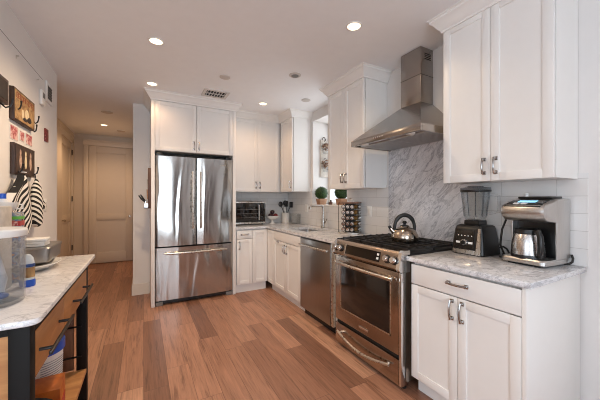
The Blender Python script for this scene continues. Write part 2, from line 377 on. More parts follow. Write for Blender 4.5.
# wide rear window, added behind the camera only to supply light
b = B()
for x in (-1.4, -0.475, 0.45): b.box(x, x+0.05, RY-0.08, RY-0.02, 0.35, 2.5)
b.box(-1.4, 0.5, RY-0.08, RY-0.02, 0.35, 0.40); b.box(-1.4, 0.5, RY-0.08, RY-0.02, 2.45, 2.5)
wr = struct(b.obj('added_rear_window', M['white']))
B().box(-1.35, 0.45, RY-0.055, RY-0.05, 0.40, 2.45).obj('pane', M['pane'], wr)
b = B(); b.box(0.75, 1.65, RY, RY+0.03, 0.0, 2.2); b.box(0.85, 1.55, RY+0.03, RY+0.04, 1.15, 2.1); b.box(0.85, 1.55, RY+0.03, RY+0.04, 0.15, 1.0)
struct(b.obj('added_rear_door', M['board']))  # unseen door added as a dark band for the fridge to reflect
# kitchen window
b = B(); x0, x1 = 2.49, 2.545
b.box(x0, x1, WY0, WY0+0.05, WZ0, WZ1); b.box(x0, x1, WY1-0.05, WY1, WZ0, WZ1); b.box(x0, x1, WY0, WY1, WZ0, WZ0+0.05); b.box(x0, x1, WY0, WY1, WZ1-0.05, WZ1); b.box(x0+0.01, x1, WY0, WY1, 1.83, 1.87)
wk = struct(b.obj('window_1', M['white']))
B().box(2.515, 2.52, WY0+0.05, WY1-0.05, WZ0+0.05, WZ1-0.05).obj('pane', M['pane'], wk)
B().box(W-0.018, x0, WY0-0.012, WY1+0.012, WZ0, WZ0+0.02, 0.003).obj('sill', M['ceramic'], wk)
# backsplash
TX = W-0.010
b = B(); b.box(TX, W, 0.625, 1.31, 0.914, 1.45); b.box(TX, W, 2.115, WY0-0.0, 0.914, 1.45); b.box(TX, W, WY0, WY1, 0.914, WZ0); b.box(TX, W, WY1, D, 0.914, 1.45)
struct(b.obj('trim_1', M['tileR']))['label'] = 'white subway tile backsplash on the side wall'
struct(B().box(1.11, TX, D-0.010, D, 0.914, 1.45).obj('trim_2', M['tileB']))['label'] = 'white subway tile backsplash on the back wall'
struct(B().box(W-0.014, W, 1.31, 2.115, 0.90, 1.86).obj('trim_3', M['marble']))['label'] = 'grey veined marble slab behind the cooker'
# baseboards
b = B(); b.box(HR-0.0, 0.072, D-0.014, D, 0, 0.15); b.box(HR-0.014, HR, D-0.014, HB-0.0, 0, 0.15)
struct(b.obj('baseboard_stub', M['trim']))
struct(B().box(L, L+0.014, 0.75, 3.81, 0, 0.15).obj('baseboard_left', M['trim']))
struct(B().box(HL, HL+0.014, 3.81, 6.0, 0, 0.15).obj('baseboard_hall', M['trim']))
# wide flush panel on the left wall ; a dark strip paints the shade of its gap
b = B(); b.box(L, L+0.010, 0.80, 3.30, 0.15, 2.352)
struct(b.obj('trim_4', M['wall']))['label'] = 'wide white wall panel on the left wall'
struct(B().box(L, L+0.006, 0.80, 3.306, 2.352, 2.362).obj('shadow_gap_strip', M['bronze']))['label'] = 'dark shadow line along the top of the wall panel'

def panel_door(name, w_, h, mat, midz0, midz1, st=0.115):
    """two-panel door in local XZ, front at -y, origin at the hinge-side bottom"""
    b = B(); t = 0.04
    b.box(0, st, 0, t, 0, h, 0.003); b.box(w_-st, w_, 0, t, 0, h, 0.003)
    b.box(st, w_-st, 0, t, 0, 0.2, 0.003); b.box(st, w_-st, 0, t, midz0, midz1, 0.003); b.box(st, w_-st, 0, t, h-0.13, h, 0.003)
    b.box(st-0.002, w_-st+0.002, 0.018, t-0.004, 0.19, h-0.12)
    for za, zb in ((0.2, midz0), (midz1, h-0.13)):
        for q in ((st, st+0.014, za, zb), (w_-st-0.014, w_-st, za, zb), (st, w_-st, za, za+0.014), (st, w_-st, zb-0.014, zb)): b.box(q[0], q[1], 0.006, 0.02, q[2], q[3], 0.004)
    return b.obj(name, mat)
def casing(name, w_, h, mat, parent):
    b = B()
    for x in (-0.085, w_+0.005): b.box(x, x+0.08, -0.02, 0.05, 0, h+0.005, 0.003)
    b.box(-0.095, w_+0.095, -0.026, 0.05, h+0.005, h+0.10, 0.003); b.box(-0.105, w_+0.105, -0.036, 0.05, h+0.10, h+0.125, 0.003)
    return b.obj(name, mat, parent)
def knob_on(parent, x, z, mat):
    b = B(); b.lathe([(0.028, 0), (0.028, 0.006), (0.012, 0.010), (0.012, 0.035), (0.026, 0.042), (0.028, 0.055), (0.018, 0.066), (0.001, 0.068)], (x, 0, z), 20, axis='Y')
    return b.obj('knob', mat, parent)
d1 = struct(panel_door('door_1', 0.745, 2.365, M['door'], 0.874, 0.985)); d1.location = (-0.955, HB-0.045, 0.012)
casing('door_frame', 0.745, 2.362, M['door'], d1); knob_on(d1, 0.700, 0.935, M['nickel'])
d1['label'] = 'closed white two-panel door at the end of the hall'
d2 = struct(panel_door('door_2', 0.88, 2.385, M['door'], 0.874, 0.985)); d2.location = (HL-0.03, 6.10, 0.012); d2.rotation_euler = (0, 0, R(90))
casing('door_frame', 0.88, 2.382, M['door'], d2); knob_on(d2, 0.10, 0.925, M['nickel'])
for z in (0.30, 1.25, 2.15): B().tube([(0.884, -0.012, z), (0.884, -0.012, z+0.10)], 0.009, 8).obj('hinge', M['bronze'], d2)
d2['label'] = 'white panel door in the left side of the hall'

# ------------------------------------------------------------------ cabinets
def pull(parent, x, z, length, vert=True, y=0.0, mat=None):
    b = B(); h = length/2
    def P(a, d): return (x, y-d, z+a) if vert else (x+a, y-d, z)
    for sgn in (-1, 1):
        p = P(sgn*h, 0)
        b.box(p[0]-0.011, p[0]+0.011, p[1]-0.007, p[1], p[2]-0.011, p[2]+0.011, 0.002)
        b.tube([P(sgn*h, 0), P(sgn*h, 0.020)], [0.0075, 0.0065], 8)
    b.tube(arc(10, lambda t: P((t*2-1)*(h+0.004), 0.020 + 0.012*math.sin(math.pi*t)**0.7)), [0.0085]+[0.0062]*9+[0.0085], 8)
    return b.obj('handle', mat or M['pewter'], parent)
def shaker(parent, x0, x1, z0, z1, name='door', st=0.050, y=0.0):
    b = B(); t = 0.020
    b.box(x0, x0+st, y, y+t, z0, z1, 0.0015); b.box(x1-st, x1, y, y+t, z0, z1, 0.0015)
    b.box(x0+st-0.001, x1-st+0.001, y, y+t, z0, z0+st, 0.0015); b.box(x0+st-0.001, x1-st+0.001, y, y+t, z1-st, z1, 0.0015)
    b.box(x0+st-0.002, x1-st+0.002, y+0.0065, y+t-0.001, z0+st-0.002, z1-st+0.002)
    return b.obj(name, M['cab'], parent)
def slab(parent, x0, x1, z0, z1, name='drawer'):
    return B().box(x0, x1, 0, 0.020, z0, z1, 0.0015).obj(name, M['cab'], parent)
PROF = [(0.000, 2.500), (0.010, 2.500), (0.012, 2.515), (0.020, 2.522), (0.034, 2.540), (0.046, 2.560), (0.058, 2.572), (0.066, 2.578), (0.068, 2.590), (0.078, 2.596), (0.078, 2.600)]
def crown(parent, path):
    """mitred moulding along a local XY path, outside on the right-hand side of travel"""
    b = B(); P = [Vector((p[0], p[1])) for p in path]; rings = []
    for i, p in enumerate(P):
        ns = []
        for a, c in ((i-1, i), (i, i+1)):
            if a >= 0 and c < len(P):
                d = (P[c]-P[a]).normalized(); ns.append(Vector((d.y, -d.x)))
        n = ns[0] if len(ns) == 1 else (ns[0]+ns[1]).normalized() / max(0.3, (ns[0]+ns[1]).normalized().dot(ns[0]))
        rings.append([b.bm.verts.new((p.x+n.x*o, p.y+n.y*o, z)) for o, z in PROF] + [b.bm.verts.new((p.x-n.x*0.012, p.y-n.y*0.012, 2.6)), b.bm.verts.new((p.x-n.x*0.012, p.y-n.y*0.012, 2.5))])
    b.skin(rings); return b.obj('crown_moulding', M['cab'], parent)
R90 = R(-90)
UZ = 1.417
# upper cabinet at right
t = thing('wall_cabinet', 'white two-door wall cabinet above the blender and coffee maker', 'cabinet', (1.898, 1.302, 0), R90, 'white wall cabinets')
B().box(0.0, 0.634, 0.027, 0.312, UZ, 2.595).obj('body', M['cab'], t)
da = shaker(t, 0.001, 0.316, UZ-0.002, 2.515, st=0.050); pull(da, 0.284, UZ+0.092, 0.085)
db = shaker(t, 0.319, 0.632, UZ-0.002, 2.515, st=0.050); pull(db, 0.351, UZ+0.092, 0.085)
crown(t, [(0, 0.315), (0, 0.0), (0.634, 0.0), (0.634, 0.315)])
# middle upper cabinet, left of the hood
t = thing('wall_cabinet', 'white two-door wall cabinet between the window and the range hood', 'cabinet', (1.898, 2.764, 0), R90, 'white wall cabinets')
B().box(0.0, 0.615, 0.027, 0.312, UZ, 2.595).obj('body', M['cab'], t)
da = shaker(t, 0.001, 0.305, UZ-0.002, 2.50); pull(da, 0.275, UZ+0.11, 0.085)
db = shaker(t, 0.308, 0.613, UZ-0.002, 2.50); pull(db, 0.338, UZ+0.11, 0.085)
crown(t, [(0, 0.315), (0, 0.0), (0.615, 0.0), (0.615, 0.315)])
# corner upper on the right wall
t = thing('wall_cabinet', 'narrow white wall cabinet in the corner beside the window', 'cabinet', (1.898, 4.111, 0), R90, 'white wall cabinets')
B().box(0.0, 0.426, 0.027, 0.312, UZ, 2.595).obj('body', M['cab'], t)
da = shaker(t, 0.030, 0.424, UZ-0.002, 2.50); pull(da, 0.386, UZ+0.10, 0.085)
crown(t, [(0.0, 0.0), (0.426, 0.0), (0.426, 0.315)])
# back upper
t = thing('wall_cabinet', 'cream-lit two-door wall cabinet above the toaster oven', 'cabinet', (1.113, 4.111, 0), 0, 'white wall cabinets')
B().box(0.0, 1.085, 0.027, 0.347, UZ, 2.595).obj('body', M['cab'], t)
da = shaker(t, 0.004, 0.414, UZ-0.002, 2.50); pull(da, 0.384, UZ+0.10, 0.085)
db = shaker(t, 0.417, 0.770, UZ-0.002, 2.50); pull(db, 0.447, UZ+0.10, 0.085)
crown(t, [(0.0, 0.0), (0.785, 0.0)])
# fridge surround
t = thing('fridge_cabinet', 'tall white cabinet surround with two short doors above the refrigerator', 'cabinet', (0.078, 3.84, 0), 0)
B().box(0.0, 0.040, 0.0, 0.615, 0, 2.595, 0.002).obj('side_panel', M['cab'], t)
B().box(0.992, 1.032, 0.0, 0.615, 0, 2.595, 0.002).obj('side_panel', M['cab'], t)
B().box(0.040, 0.992, 0.027, 0.612, 1.895, 2.595).obj('body', M['cab'], t)
da = shaker(t, 0.044, 0.515, 1.897, 2.498, st=0.050); pull(da, 0.487, 1.985, 0.085)
db = shaker(t, 0.519, 0.988, 1.897, 2.498, st=0.050); pull(db, 0.547, 1.985, 0.085)
crown(t, [(0, 0.615), (0, 0.0), (1.032, 0.0), (1.032, 0.27)])
# base cabinet at right
t = thing('base_cabinet', 'white base cabinet with one drawer over two doors under the blender', 'cabinet', (1.572, 1.312, 0), R90, 'white base cabinets')
b = B(); b.box(0.0, 0.637, 0.036, 0.628, 0.105, 0.882); b.obj('body', M['cab'], t)
B().box(0.0, 0.637, 0.075, 0.628, 0.0, 0.105).obj('toe_kick', M['cab'], t)
dr = slab(t, 0.003, 0.636, 0.741, 0.868); pull(dr, 0.322, 0.812, 0.105, vert=False, mat=M['pewter'])
da = shaker(t, 0.003, 0.319, 0.118, 0.734, st=0.050); pull(da, 0.290, 0.660, 0.10)
db = shaker(t, 0.322, 0.636, 0.118, 0.734, st=0.050); pull(db, 0.351, 0.660, 0.10)
B().box(0.638, 0.657, 0.0, 0.622, 0.0, 0.882, 0.001).obj('end_panel', M['cab'], t)
# sink base
t = thing('base_cabinet', 'white sink base cabinet with two doors next to the dishwasher', 'cabinet', (1.572, 3.83, 0), R90, 'white base cabinets')
b = B(); b.box(0.0, 0.985, 0.036, 0.055, 0.105, 0.882); b.box(0.0, 0.985, 0.61, 0.628, 0.105, 0.882); b.box(0.965, 0.985, 0.04, 0.61, 0.105, 0.882); b.box(0.0, 0.02, 0.04, 0.61, 0.105, 0.882); b.box(0.02, 0.965, 0.04, 0.61, 0.105, 0.13)
b.obj('body', M['cab'], t)
B().box(0.0, 0.985, 0.07, 0.30, 0.0, 0.105).obj('toe_kick', M['cab'], t)
shaker(t, -0.010, 0.222, 0.118, 0.868, 'filler_panel', st=0.05)
fd = slab(t, 0.226, 0.982, 0.752, 0.868, 'false_drawer')
da = shaker(t, 0.226, 0.603, 0.118, 0.745); pull(da, 0.575, 0.665, 0.095)
db = shaker(t, 0.606, 0.982, 0.118, 0.745); pull(db, 0.634, 0.665, 0.095)
B().box(0.33, 0.40, -0.014, 0.0, 0.728, 0.744, 0.004).obj('latch', M['pewter'], da)
# back base
t = thing('base_cabinet', 'narrow white base cabinet with drawer beside the refrigerator', 'cabinet', (1.113, 3.842, 0), 0, 'white base cabinets')
B().box(0.0, 0.452, 0.036, 0.612, 0.105, 0.882).obj('body', M['cab'], t)
B().box(0.0, 0.452, 0.045, 0.30, 0.0, 0.105).obj('toe_kick', M['cab'], t)
dr = slab(t, 0.012, 0.236, 0.752, 0.868); pull(dr, 0.124, 0.810, 0.10, vert=False)
da = shaker(t, 0.012, 0.236, 0.118, 0.745, st=0.050); pull(da, 0.045, 0.660, 0.095)
shaker(t, 0.240, 0.458, 0.118, 0.868, 'filler_panel', st=0.05)

# worktops
b = B(); SX0, SX1, SY0, SY1 = 1.70, 2.03, 2.93, 3.43; z0, z1 = 0.884, 0.914; xf = 1.556; xb = TX
b.box(xf, xb, 2.107, SY0, z0, z1); b.box(xf, SX0, SY0, SY1, z0, z1); b.box(SX1, xb, SY0, SY1, z0, z1); b.box(xf, xb, SY1, D-0.01, z0, z1); b.box(1.112, xf, 3.826, D-0.01, z0, z1)
tag(b.obj('worktop', M['counter']), 'l-shaped grey stone worktop around the sink and corner', 'worktop')
tag(B().box(1.556, xb, 0.630, 1.338, z0, z1, 0.004).obj('worktop', M['counter']), 'short grey stone worktop under the blender and coffee maker', 'worktop')
# sink
t = thing('sink', 'stainless steel undermount sink set in the worktop before the window', 'sink', ((SX0+SX1)/2, (SY0+SY1)/2, 0.70))
b = B(); hx, hy = (SX1-SX0)/2, (SY1-SY0)/2
def rr(hx, hy, r, z, n=5):
    out = []
    for cx, cy, a0 in ((hx-r, hy-r, 0), (-hx+r, hy-r, 90), (-hx+r, -hy+r, 180), (hx-r, -hy+r, 270)):
        for i in range(n+1):
            a = R(a0+90*i/n); out.append((cx+r*math.cos(a), cy+r*math.sin(a), z))
    return out
rings = [[b.bm.verts.new(p) for p in rr(*q)] for q in ((hx+0.012, hy+0.012, 0.04, 0.183), (hx-0.001, hy-0.001, 0.04, 0.183), (hx-0.004, hy-0.004, 0.04, 0.17), (hx-0.012, hy-0.012, 0.04, 0.02), (hx-0.04, hy-0.04, 0.03, 0.0))]
b.skin(rings, cap=False); b.bm.faces.new(rings[-1]); b.obj('basin', M['sinksteel'], t)
B().lathe([(0.001, 0.001), (0.04, 0.001), (0.045, 0.004), (0.03, 0.003), (0.001, 0.002)], (0.03, 0, 0), 20).obj('drain', M['chrome'], t)
# faucet
t = thing('faucet', 'chrome single-lever kitchen faucet behind the sink', 'faucet', (2.115, 3.20, 0.914))
B().lathe([(0.030, 0), (0.030, 0.006), (0.024, 0.012), (0.021, 0.02), (0.021, 0.10), (0.018, 0.12), (0.016, 0.27)], n=20).obj('body', M['faucet'], t)
b = B(); b.tube([(0, 0, 0.26), (0, 0, 0.285), (-0.012, 0.001, 0.298), (-0.05, 0.004, 0.300), (-0.15, 0.012, 0.300), (-0.18, 0.015, 0.298), (-0.192, 0.016, 0.285), (-0.193, 0.016, 0.255)], [0.015, 0.014, 0.013, 0.012, 0.012, 0.013, 0.014, 0.014], 12)
b.obj('spout', M['faucet'], t)
B().tube([(0.0, -0.018, 0.07), (0.0, -0.04, 0.075), (-0.005, -0.07, 0.09), (-0.012, -0.105, 0.125)], [0.012, 0.011, 0.007, 0.006], 10).obj('lever', M['faucet'], t)

# ------------------------------------------------------------------ refrigerator
t = thing('refrigerator', 'stainless steel french-door refrigerator with bottom freezer drawer', 'refrigerator', (0.122, 3.835, 0))
FW = 0.944
B().box(0.004, FW-0.004, 0.075, 0.60, 0.03, 1.86).obj('body', M['shadow'], t)
def bowed(b, x0, x1, z0, z1, yf=0.0, yb=0.07, bow=0.012, n=14):
    xs = [x0+(x1-x0)*i/n for i in range(n+1)]
    front = [(x, yf + bow*((2*(x-x0)/(x1-x0)-1)**2)) for x in xs]
    # rounded outer corners
    poly = [(x0, yb)] + [(x0, front[0][1]+0.012)] + [(x0+0.004, front[0][1]+0.003)] + front[1:-1] + [(x1-0.004, front[-1][1]+0.003), (x1, front[-1][1]+0.012), (x1, yb)]
    b.prism(poly, z0, z1, 'Z'); return b
def bar_handle(parent, p0, p1, out, stand, mat, r=0.011, name='handle', drop=0.0):
    b = B(); p0, p1, out = Vector(p0), Vector(p1), Vector(out)
    d = (p1-p0).normalized()
    def f(u): return p0.lerp(p1, u) + out*(stand*(0.72+0.42*math.sin(math.pi*u))) + Vector((0, 0, -drop*math.sin(math.pi*u)))
    b.tube(arc(16, f), [r*0.8]+[r]*15+[r*0.8], 12)
    for u in (0.045, 0.955): b.tube([p0.lerp(p1, u)+Vector((0, 0, -drop*math.sin(math.pi*u))), f(u)], r*0.85, 10)
    return b.obj(name, mat, parent)
DZ0, DZ1 = 0.722, 1.832
dl = bowed(B(), 0.003, 0.470, DZ0, DZ1).obj('door', M['fridge'], t)
drr = bowed(B(), 0.476, FW-0.003, DZ0, DZ1).obj('door', M['fridge'], t)
fz = bowed(B(), 0.003, FW-0.003, 0.062, 0.704, bow=0.014).obj('freezer_drawer', M['fridge'], t)
bar_handle(dl, (0.425, 0.008, 0.93), (0.425, 0.008, 1.655), (0, -1, 0), 0.044, M['nickel'], 0.0155)
bar_handle(drr, (0.523, 0.008, 0.93), (0.523, 0.008, 1.655), (0, -1, 0), 0.044, M['nickel'], 0.0155)
bar_handle(fz, (0.10, 0.010, 0.635), (FW-0.085, 0.010, 0.635), (0, -1, 0), 0.044, M['nickel'], 0.0155)
B().box(0.74, 0.845, 0.001, 0.008, 1.745, 1.760, 0.002).obj('badge', M['nickel'], drr)
B().box(0.02, FW-0.02, 0.04, 0.12, 0.012, 0.058).obj('kick_grille', M['black'], t)
for x in (0.045, FW-0.045): B().box(x-0.04, x+0.04, 0.012, 0.09, 0.0, 0.045, 0.004).obj('foot', M['grey'], t)
for x in (0.05, FW-0.05): B().box(x-0.04, x+0.04, 0.02, 0.14, 1.834, 1.872, 0.004).obj('hinge_cover', M['black'], t)

# ------------------------------------------------------------------ dishwasher
t = thing('dishwasher', 'stainless steel dishwasher between the sink cabinet and the range', 'dishwasher', (1.566, 2.842, 0), R90)
DWW = 0.640
B().box(0.005, DWW-0.005, 0.05, 0.60, 0.10, 0.875).obj('body', M['shadow'], t)
dd = B().box(0.003, DWW-0.045, 0.0, 0.05, 0.085, 0.862, 0.004).obj('door', M['dw'], t)
bar_handle(dd, (0.02, 0.0, 0.800), (DWW-0.06, 0.0, 0.800), (0, -1, 0), 0.042, M['nickel'], 0.012)
B().box(0.003, DWW-0.045, 0.004, 0.05, 0.864, 0.880, 0.001).obj('control_strip', M['black'], t)
B().box(DWW-0.041, DWW-0.001, 0.004, 0.05, 0.085, 0.880, 0.002).obj('side_trim', M['nickel'], t)
B().box(0.01, DWW-0.01, 0.06, 0.20, 0.0, 0.085).obj('kick_plate', M['black'], t)
# filler between dishwasher and range
tag(B().box(1.60, 2.18, 2.106, 2.200, 0.0, 0.883).obj('filler_panel', M['cab']), 'narrow white filler panel between the dishwasher and the range', 'cabinet panel')

# ------------------------------------------------------------------ range
RW = 0.755
t = thing('gas_range', 'stainless steel slide-in gas range with black grates under the hood', 'stove', (1.517, 2.102, 0), R90)
B().box(0.006, RW-0.006, 0.045, 0.665, 0.045, 0.905).obj('body', M['range'], t)
od = B().box(0.010, RW-0.022, 0.0, 0.043, 0.236, 0.800, 0.005).obj('oven_door', M['range'], t)
B().box(0.095, RW-0.100, -0.0025, 0.01, 0.352, 0.722, 0.002).obj('window', M['ovenglass'], od)
b = B(); b.box(0.085, RW-0.090, -0.0015, 0.01, 0.342, 0.352); b.box(0.085, RW-0.090, -0.0015, 0.01, 0.722, 0.732); b.box(0.085, 0.095, -0.0015, 0.01, 0.342, 0.732); b.box(RW-0.100, RW-0.090, -0.0015, 0.01, 0.342, 0.732)
b.obj('window_trim', M['nickel'], od)
bar_handle(od, (0.045, 0.0, 0.752), (RW-0.055, 0.0, 0.752), (0, -1, 0), 0.046, M['nickel'], 0.0125)
B().box(0.33, 0.435, -0.005, 0.001, 0.270, 0.288, 0.002).obj('badge', M['chrome'], od)
wd = B().box(0.010, RW-0.022, 0.0, 0.043, 0.030, 0.206, 0.005).obj('warming_drawer', M['range'], t)
bar_handle(wd, (0.075, 0.0, 0.150), (RW-0.085, 0.0, 0.150), (0, -1, 0), 0.040, M['nickel'], 0.011, drop=0.045)
B().box(0.012, RW-0.024, 0.02, 0.05, 0.206, 0.236).obj('gap_strip', M['shadow'], t)
# sloped control panel
sl = [(0.045, 0.815), (-0.010, 0.818), (-0.016, 0.826), (0.012, 0.925), (0.024, 0.940), (0.075, 0.940), (0.075, 0.815)]
cp = B().prism(sl, 0.004, RW-0.028, 'X').obj('control_panel', M['range'], t)
nrm = Vector((0, -0.099, 0.028)).normalized()
def on_panel(u): return Vector((0, -0.016+0.028*u, 0.826+0.099*u))
def panel_plate(b, x0, x1, u0, u1, th):
    a, c = on_panel(u0), on_panel(u1); vs = []
    for off in (-0.002, th):
        vs.append([b.bm.verts.new((x, p.y+nrm.y*off, p.z+nrm.z*off)) for x, p in ((x0, a), (x1, a), (x1, c), (x0, c))])
    return b.skin(vs)
dp = panel_plate(B(), 0.165, 0.560, 0.14, 0.86, 0.003).obj('display', M['blackglass'], cp)
b = B(); panel_plate(b, 0.155, 0.165, 0.08, 0.92, 0.005); b.obj('display_trim', M['chrome'], cp)
b = B()
for u in (0.30, 0.58): panel_plate(b, 0.532, 0.552, u, u+0.16, 0.005)
b.obj('button', M['white'], dp)
for x in (0.038, 0.098, 0.635, 0.702):
    k = B(); o = on_panel(0.5); A = Vector((x, o.y, o.z))
    rings = []
    for r, h in ((0.030, 0.0), (0.030, 0.006), (0.026, 0.009), (0.025, 0.014), (0.001, 0.0145)):
        rings.append(k.ring(A+nrm*h, nrm, r, 20))
    k.skin(rings); kk = k.obj('knob', M['black'], cp)
    g = B(); g.skin([g.ring(A+nrm*0.014, nrm, 0.0225, 20), g.ring(A+nrm*0.034, nrm, 0.0205, 20), g.ring(A+nrm*0.037, nrm, 0.018, 20)]); g.obj('knob_face', M['chrome'], kk)
# end caps (silver curved ends of the control panel)
for x0, x1 in ((-0.002, 0.004), (RW-0.028, RW)):
    B().prism([(0.05, 0.800), (-0.008, 0.806), (-0.022, 0.825), (0.008, 0.935), (0.026, 0.948), (0.085, 0.948), (0.085, 0.800)], x0, x1, 'X').obj('end_cap', M['chrome'], t)
B().box(RW-0.020, RW, 0.0, 0.05, 0.030, 0.800, 0.004).obj('side_trim', M['chrome'], t)
B().box(0.0, RW, 0.060, 0.668, 0.900, 0.924, 0.004).obj('cooktop', M['iron'], t)
for x, y, r in ((0.15, 0.20, 0.045), (0.15, 0.50, 0.036), (0.378, 0.36, 0.055), (0.60, 0.20, 0.040), (0.60, 0.50, 0.045)):
    B().lathe([(r, 0), (r, 0.008), (r*0.8, 0.010), (r*0.8, 0.016), (r*0.72, 0.019), (0.001, 0.019)], (x, y, 0.924), 24).obj('burner', M['iron'], t)
for i in range(3):
    x0 = 0.012 + i*0.245; x1 = x0+0.240; b = B(); z0, z1 = 0.940, 0.954
    for x in (x0, x1-0.012): b.box(x, x+0.012, 0.080, 0.655, z0, z1, 0.002)
    for k in range(8):
        y = 0.080 + k*0.0805; b.box(x0, x1, y, y+0.011, z0, z1+0.004, 0.002)
    b.box((x0+x1)/2-0.006, (x0+x1)/2+0.006, 0.080, 0.655, z0, z1, 0.002)
    for x in (x0, x1-0.012):
        for y in (0.080, 0.36, 0.643): b.box(x, x+0.012, y, y+0.012, 0.923, z0+0.002)
    b.obj('grate', M['iron'], t)
for x in (0.05, RW-0.03):
    for y in (0.06, 0.60): B().lathe([(0.018, 0), (0.018, 0.012), (0.012, 0.016), (0.012, 0.05)], (x, y, 0), 14).obj('foot', M['black'], t)

# ------------------------------------------------------------------ hood
t = thing('range_hood', 'stainless steel pyramid chimney range hood over the gas range', 'range hood', (0, 0, 0))
hx0, hx1, hy0, hy1, hz = 1.70, W-0.016, 1.336, 2.100, 1.787
b = B()
def quadring(x0, x1, y0, y1, z): return [b.bm.verts.new(p) for p in ((x0, y0, z), (x1, y0, z), (x1, y1, z), (x0, y1, z))]
b.skin([quadring(2.05, W-0.0015, 1.612, 1.825, 2.125), quadring(hx0+0.004, hx1, hy0+0.004, hy1-0.004, hz+0.052)], cap=True)
b.obj('canopy', M['hood'], t, ang=20)
b = B(); b.box(hx0, hx0+0.02, hy0, hy1, hz, hz+0.052, 0.002); b.box(hx0+0.02, hx1, hy0, hy0+0.02, hz, hz+0.052); b.box(hx0+0.02, hx1, hy1-0.02, hy1, hz, hz+0.052); b.box(hx0+0.02, hx1, hy0+0.02, hy1-0.02, hz+0.012, hz+0.05)
rim = b.obj('rim', M['hood'], t)
for y in (1.36, 1.725): 
    b = B(); b.box(1.80, 2.18, y, y+0.355, hz+0.004, hz+0.013, 0.002)
    for k in range(14): b.box(1.815, 2.165, y+0.012+k*0.024, y+0.020+k*0.024, hz+0.001, hz+0.006)
    b.obj('filter', M['steel'], t)
b = B()
for k in range(5): b.lathe([(0.007, 0), (0.007, 0.004), (0.001, 0.005)], (hx0, 1.70+k*0.025, hz+0.028), 12, axis='X')
b.obj('button', M['chrome'], rim)
for y in (1.47, 1.965): B().lathe([(0.03, 0.0), (0.034, 0.006), (0.034, 0.012)], (1.755, y, hz+0.001), 18).obj('light', M['ceramic'], t)
ch = B().box(2.05, W-0.0015, 1.612, 1.825, 2.125, 2.597, 0.003).obj('chimney', M['hood'], t)
B().box(2.0485, W-0.0015, 1.6105, 1.8265, 2.36, 2.3625).obj('seam', M['shadow'], ch)
for z in (2.50, 2.515, 2.53, 2.545):
    B().box(2.10, 2.18, 1.6108, 1.613, z, z+0.006).obj('vent_slot', M['shadow'], ch)

# ------------------------------------------------------------------ things on the worktops
# kettle
t = thing('kettle', 'steel stovetop kettle with black arched handle on the gas range', 'kettle', (1.855, 1.612, 0.9585), R(-28))
B().lathe([(0.082, 0.0), (0.098, 0.006), (0.105, 0.030), (0.103, 0.055), (0.089, 0.085), (0.063, 0.108), (0.040, 0.118), (0.038, 0.122), (0.001, 0.122)], n=40).obj('body', M['kettle'], t)
B().lathe([(0.037, 0.1215), (0.036, 0.128), (0.020, 0.134), (0.010, 0.137), (0.010, 0.142), (0.017, 0.148), (0.018, 0.157), (0.012, 0.166), (0.001, 0.168)], n=24).obj('lid', M['black'], t)
B().tube([(-0.080, 0, 0.072), (-0.104, 0, 0.092), (-0.116, 0, 0.110)], [0.022, 0.016, 0.012], 14).obj('spout', M['kettle'], t)
B().tube([(-0.115, 0, 0.108), (-0.126, 0, 0.125)], [0.014, 0.012], 12).obj('spout_cap', M['black'], t)
b = B(); b.tube(arc(18, lambda u: (-0.082*math.cos(math.pi*u)*(1 if abs(u-.5) < .5 else 1.0), 0, 0.085+0.128*math.sin(math.pi*u)**0.75)), [0.010]+[0.013]*3+[0.0165]*11+[0.013]*3+[0.010], 12)
b.obj('handle', M['black'], t)

# blender
t = thing('blender', 'black countertop blender with clear jar in front of the tiles', 'blender', (2.085, 1.18, 0.914), R(-90))
b = B(); prof = [(0.112, 0.0), (0.116, 0.008), (0.114, 0.03), (0.098, 0.175), (0.092, 0.195), (0.080, 0.205)]
rings = [[b.bm.verts.new(p) for p in rr(h, h*0.98, 0.02, z)] for h, z in prof]
b.skin(rings); mb = b.obj('motor_base', M['black'], t)
def fb(z): return -(0.1135 - (z-0.03)*0.11)
def face_plate(b, x0, x1, z0, z1, th, taper=0.0):
    vs = []
    for off in (0.004, -th):
        vs.append([b.bm.verts.new(p) for p in ((x0, fb(z0)+off, z0), (x1, fb(z0)+off, z0), (x1-taper, fb(z1)+off, z1), (x0+taper, fb(z1)+off, z1))])
    return b.skin(vs)
pn = face_plate(B(), -0.085, 0.055, 0.040, 0.170, 0.004, 0.008).obj('control_panel', M['blackglass'], mb)
face_plate(B(), 0.066, 0.100, 0.006, 0.185, 0.005, 0.010).obj('side_trim', M['nickel'], mb)
face_plate(B(), -0.095, 0.062, 0.006, 0.034, 0.004).obj('lower_trim', M['nickel'], mb)
k = B(); k.lathe([(0.024, 0.0), (0.024, 0.01), (0.019, 0.02), (0.001, 0.021)], (-0.012, fb(0.085)-0.003, 0.085), 20, axis='Y'); k.obj('dial', M['chrome'], pn) if False else k.obj('dial', M['chrome'], mb)
k = B(); k.lathe([(0.016, 0.02), (0.014, 0.026), (0.001, 0.027)], (-0.012, fb(0.085)-0.002, 0.085), 20, axis='Y'); k.obj('dial_cap', M['black'], mb)
for x in (-0.058, 0.030): face_plate(B(), x-0.014, x+0.014, 0.076, 0.090, 0.007).obj('switch', M['white'], mb)
b = B()
for i in range(5): face_plate(b, -0.060+i*0.023, -0.054+i*0.023, 0.128, 0.134, 0.006)
b.obj('indicator', M['white'], mb)
B().lathe([(0.070, 0.205), (0.072, 0.215), (0.070, 0.235), (0.058, 0.240)], n=4, ph=R(45)).obj('jar_collar', M['black'], t)
b = B(); n = 48
def jar_ring(r, z): 
    out = []
    for i in range(n):
        a = 2*math.pi*i/n; sq = 1.0 + 0.10*abs(math.sin(2*a))**2 + (0.02 if math.cos(16*a) > 0.3 else 0)
        out.append(b.bm.verts.new((r*sq*math.cos(a), r*sq*math.sin(a), z)))
    return out
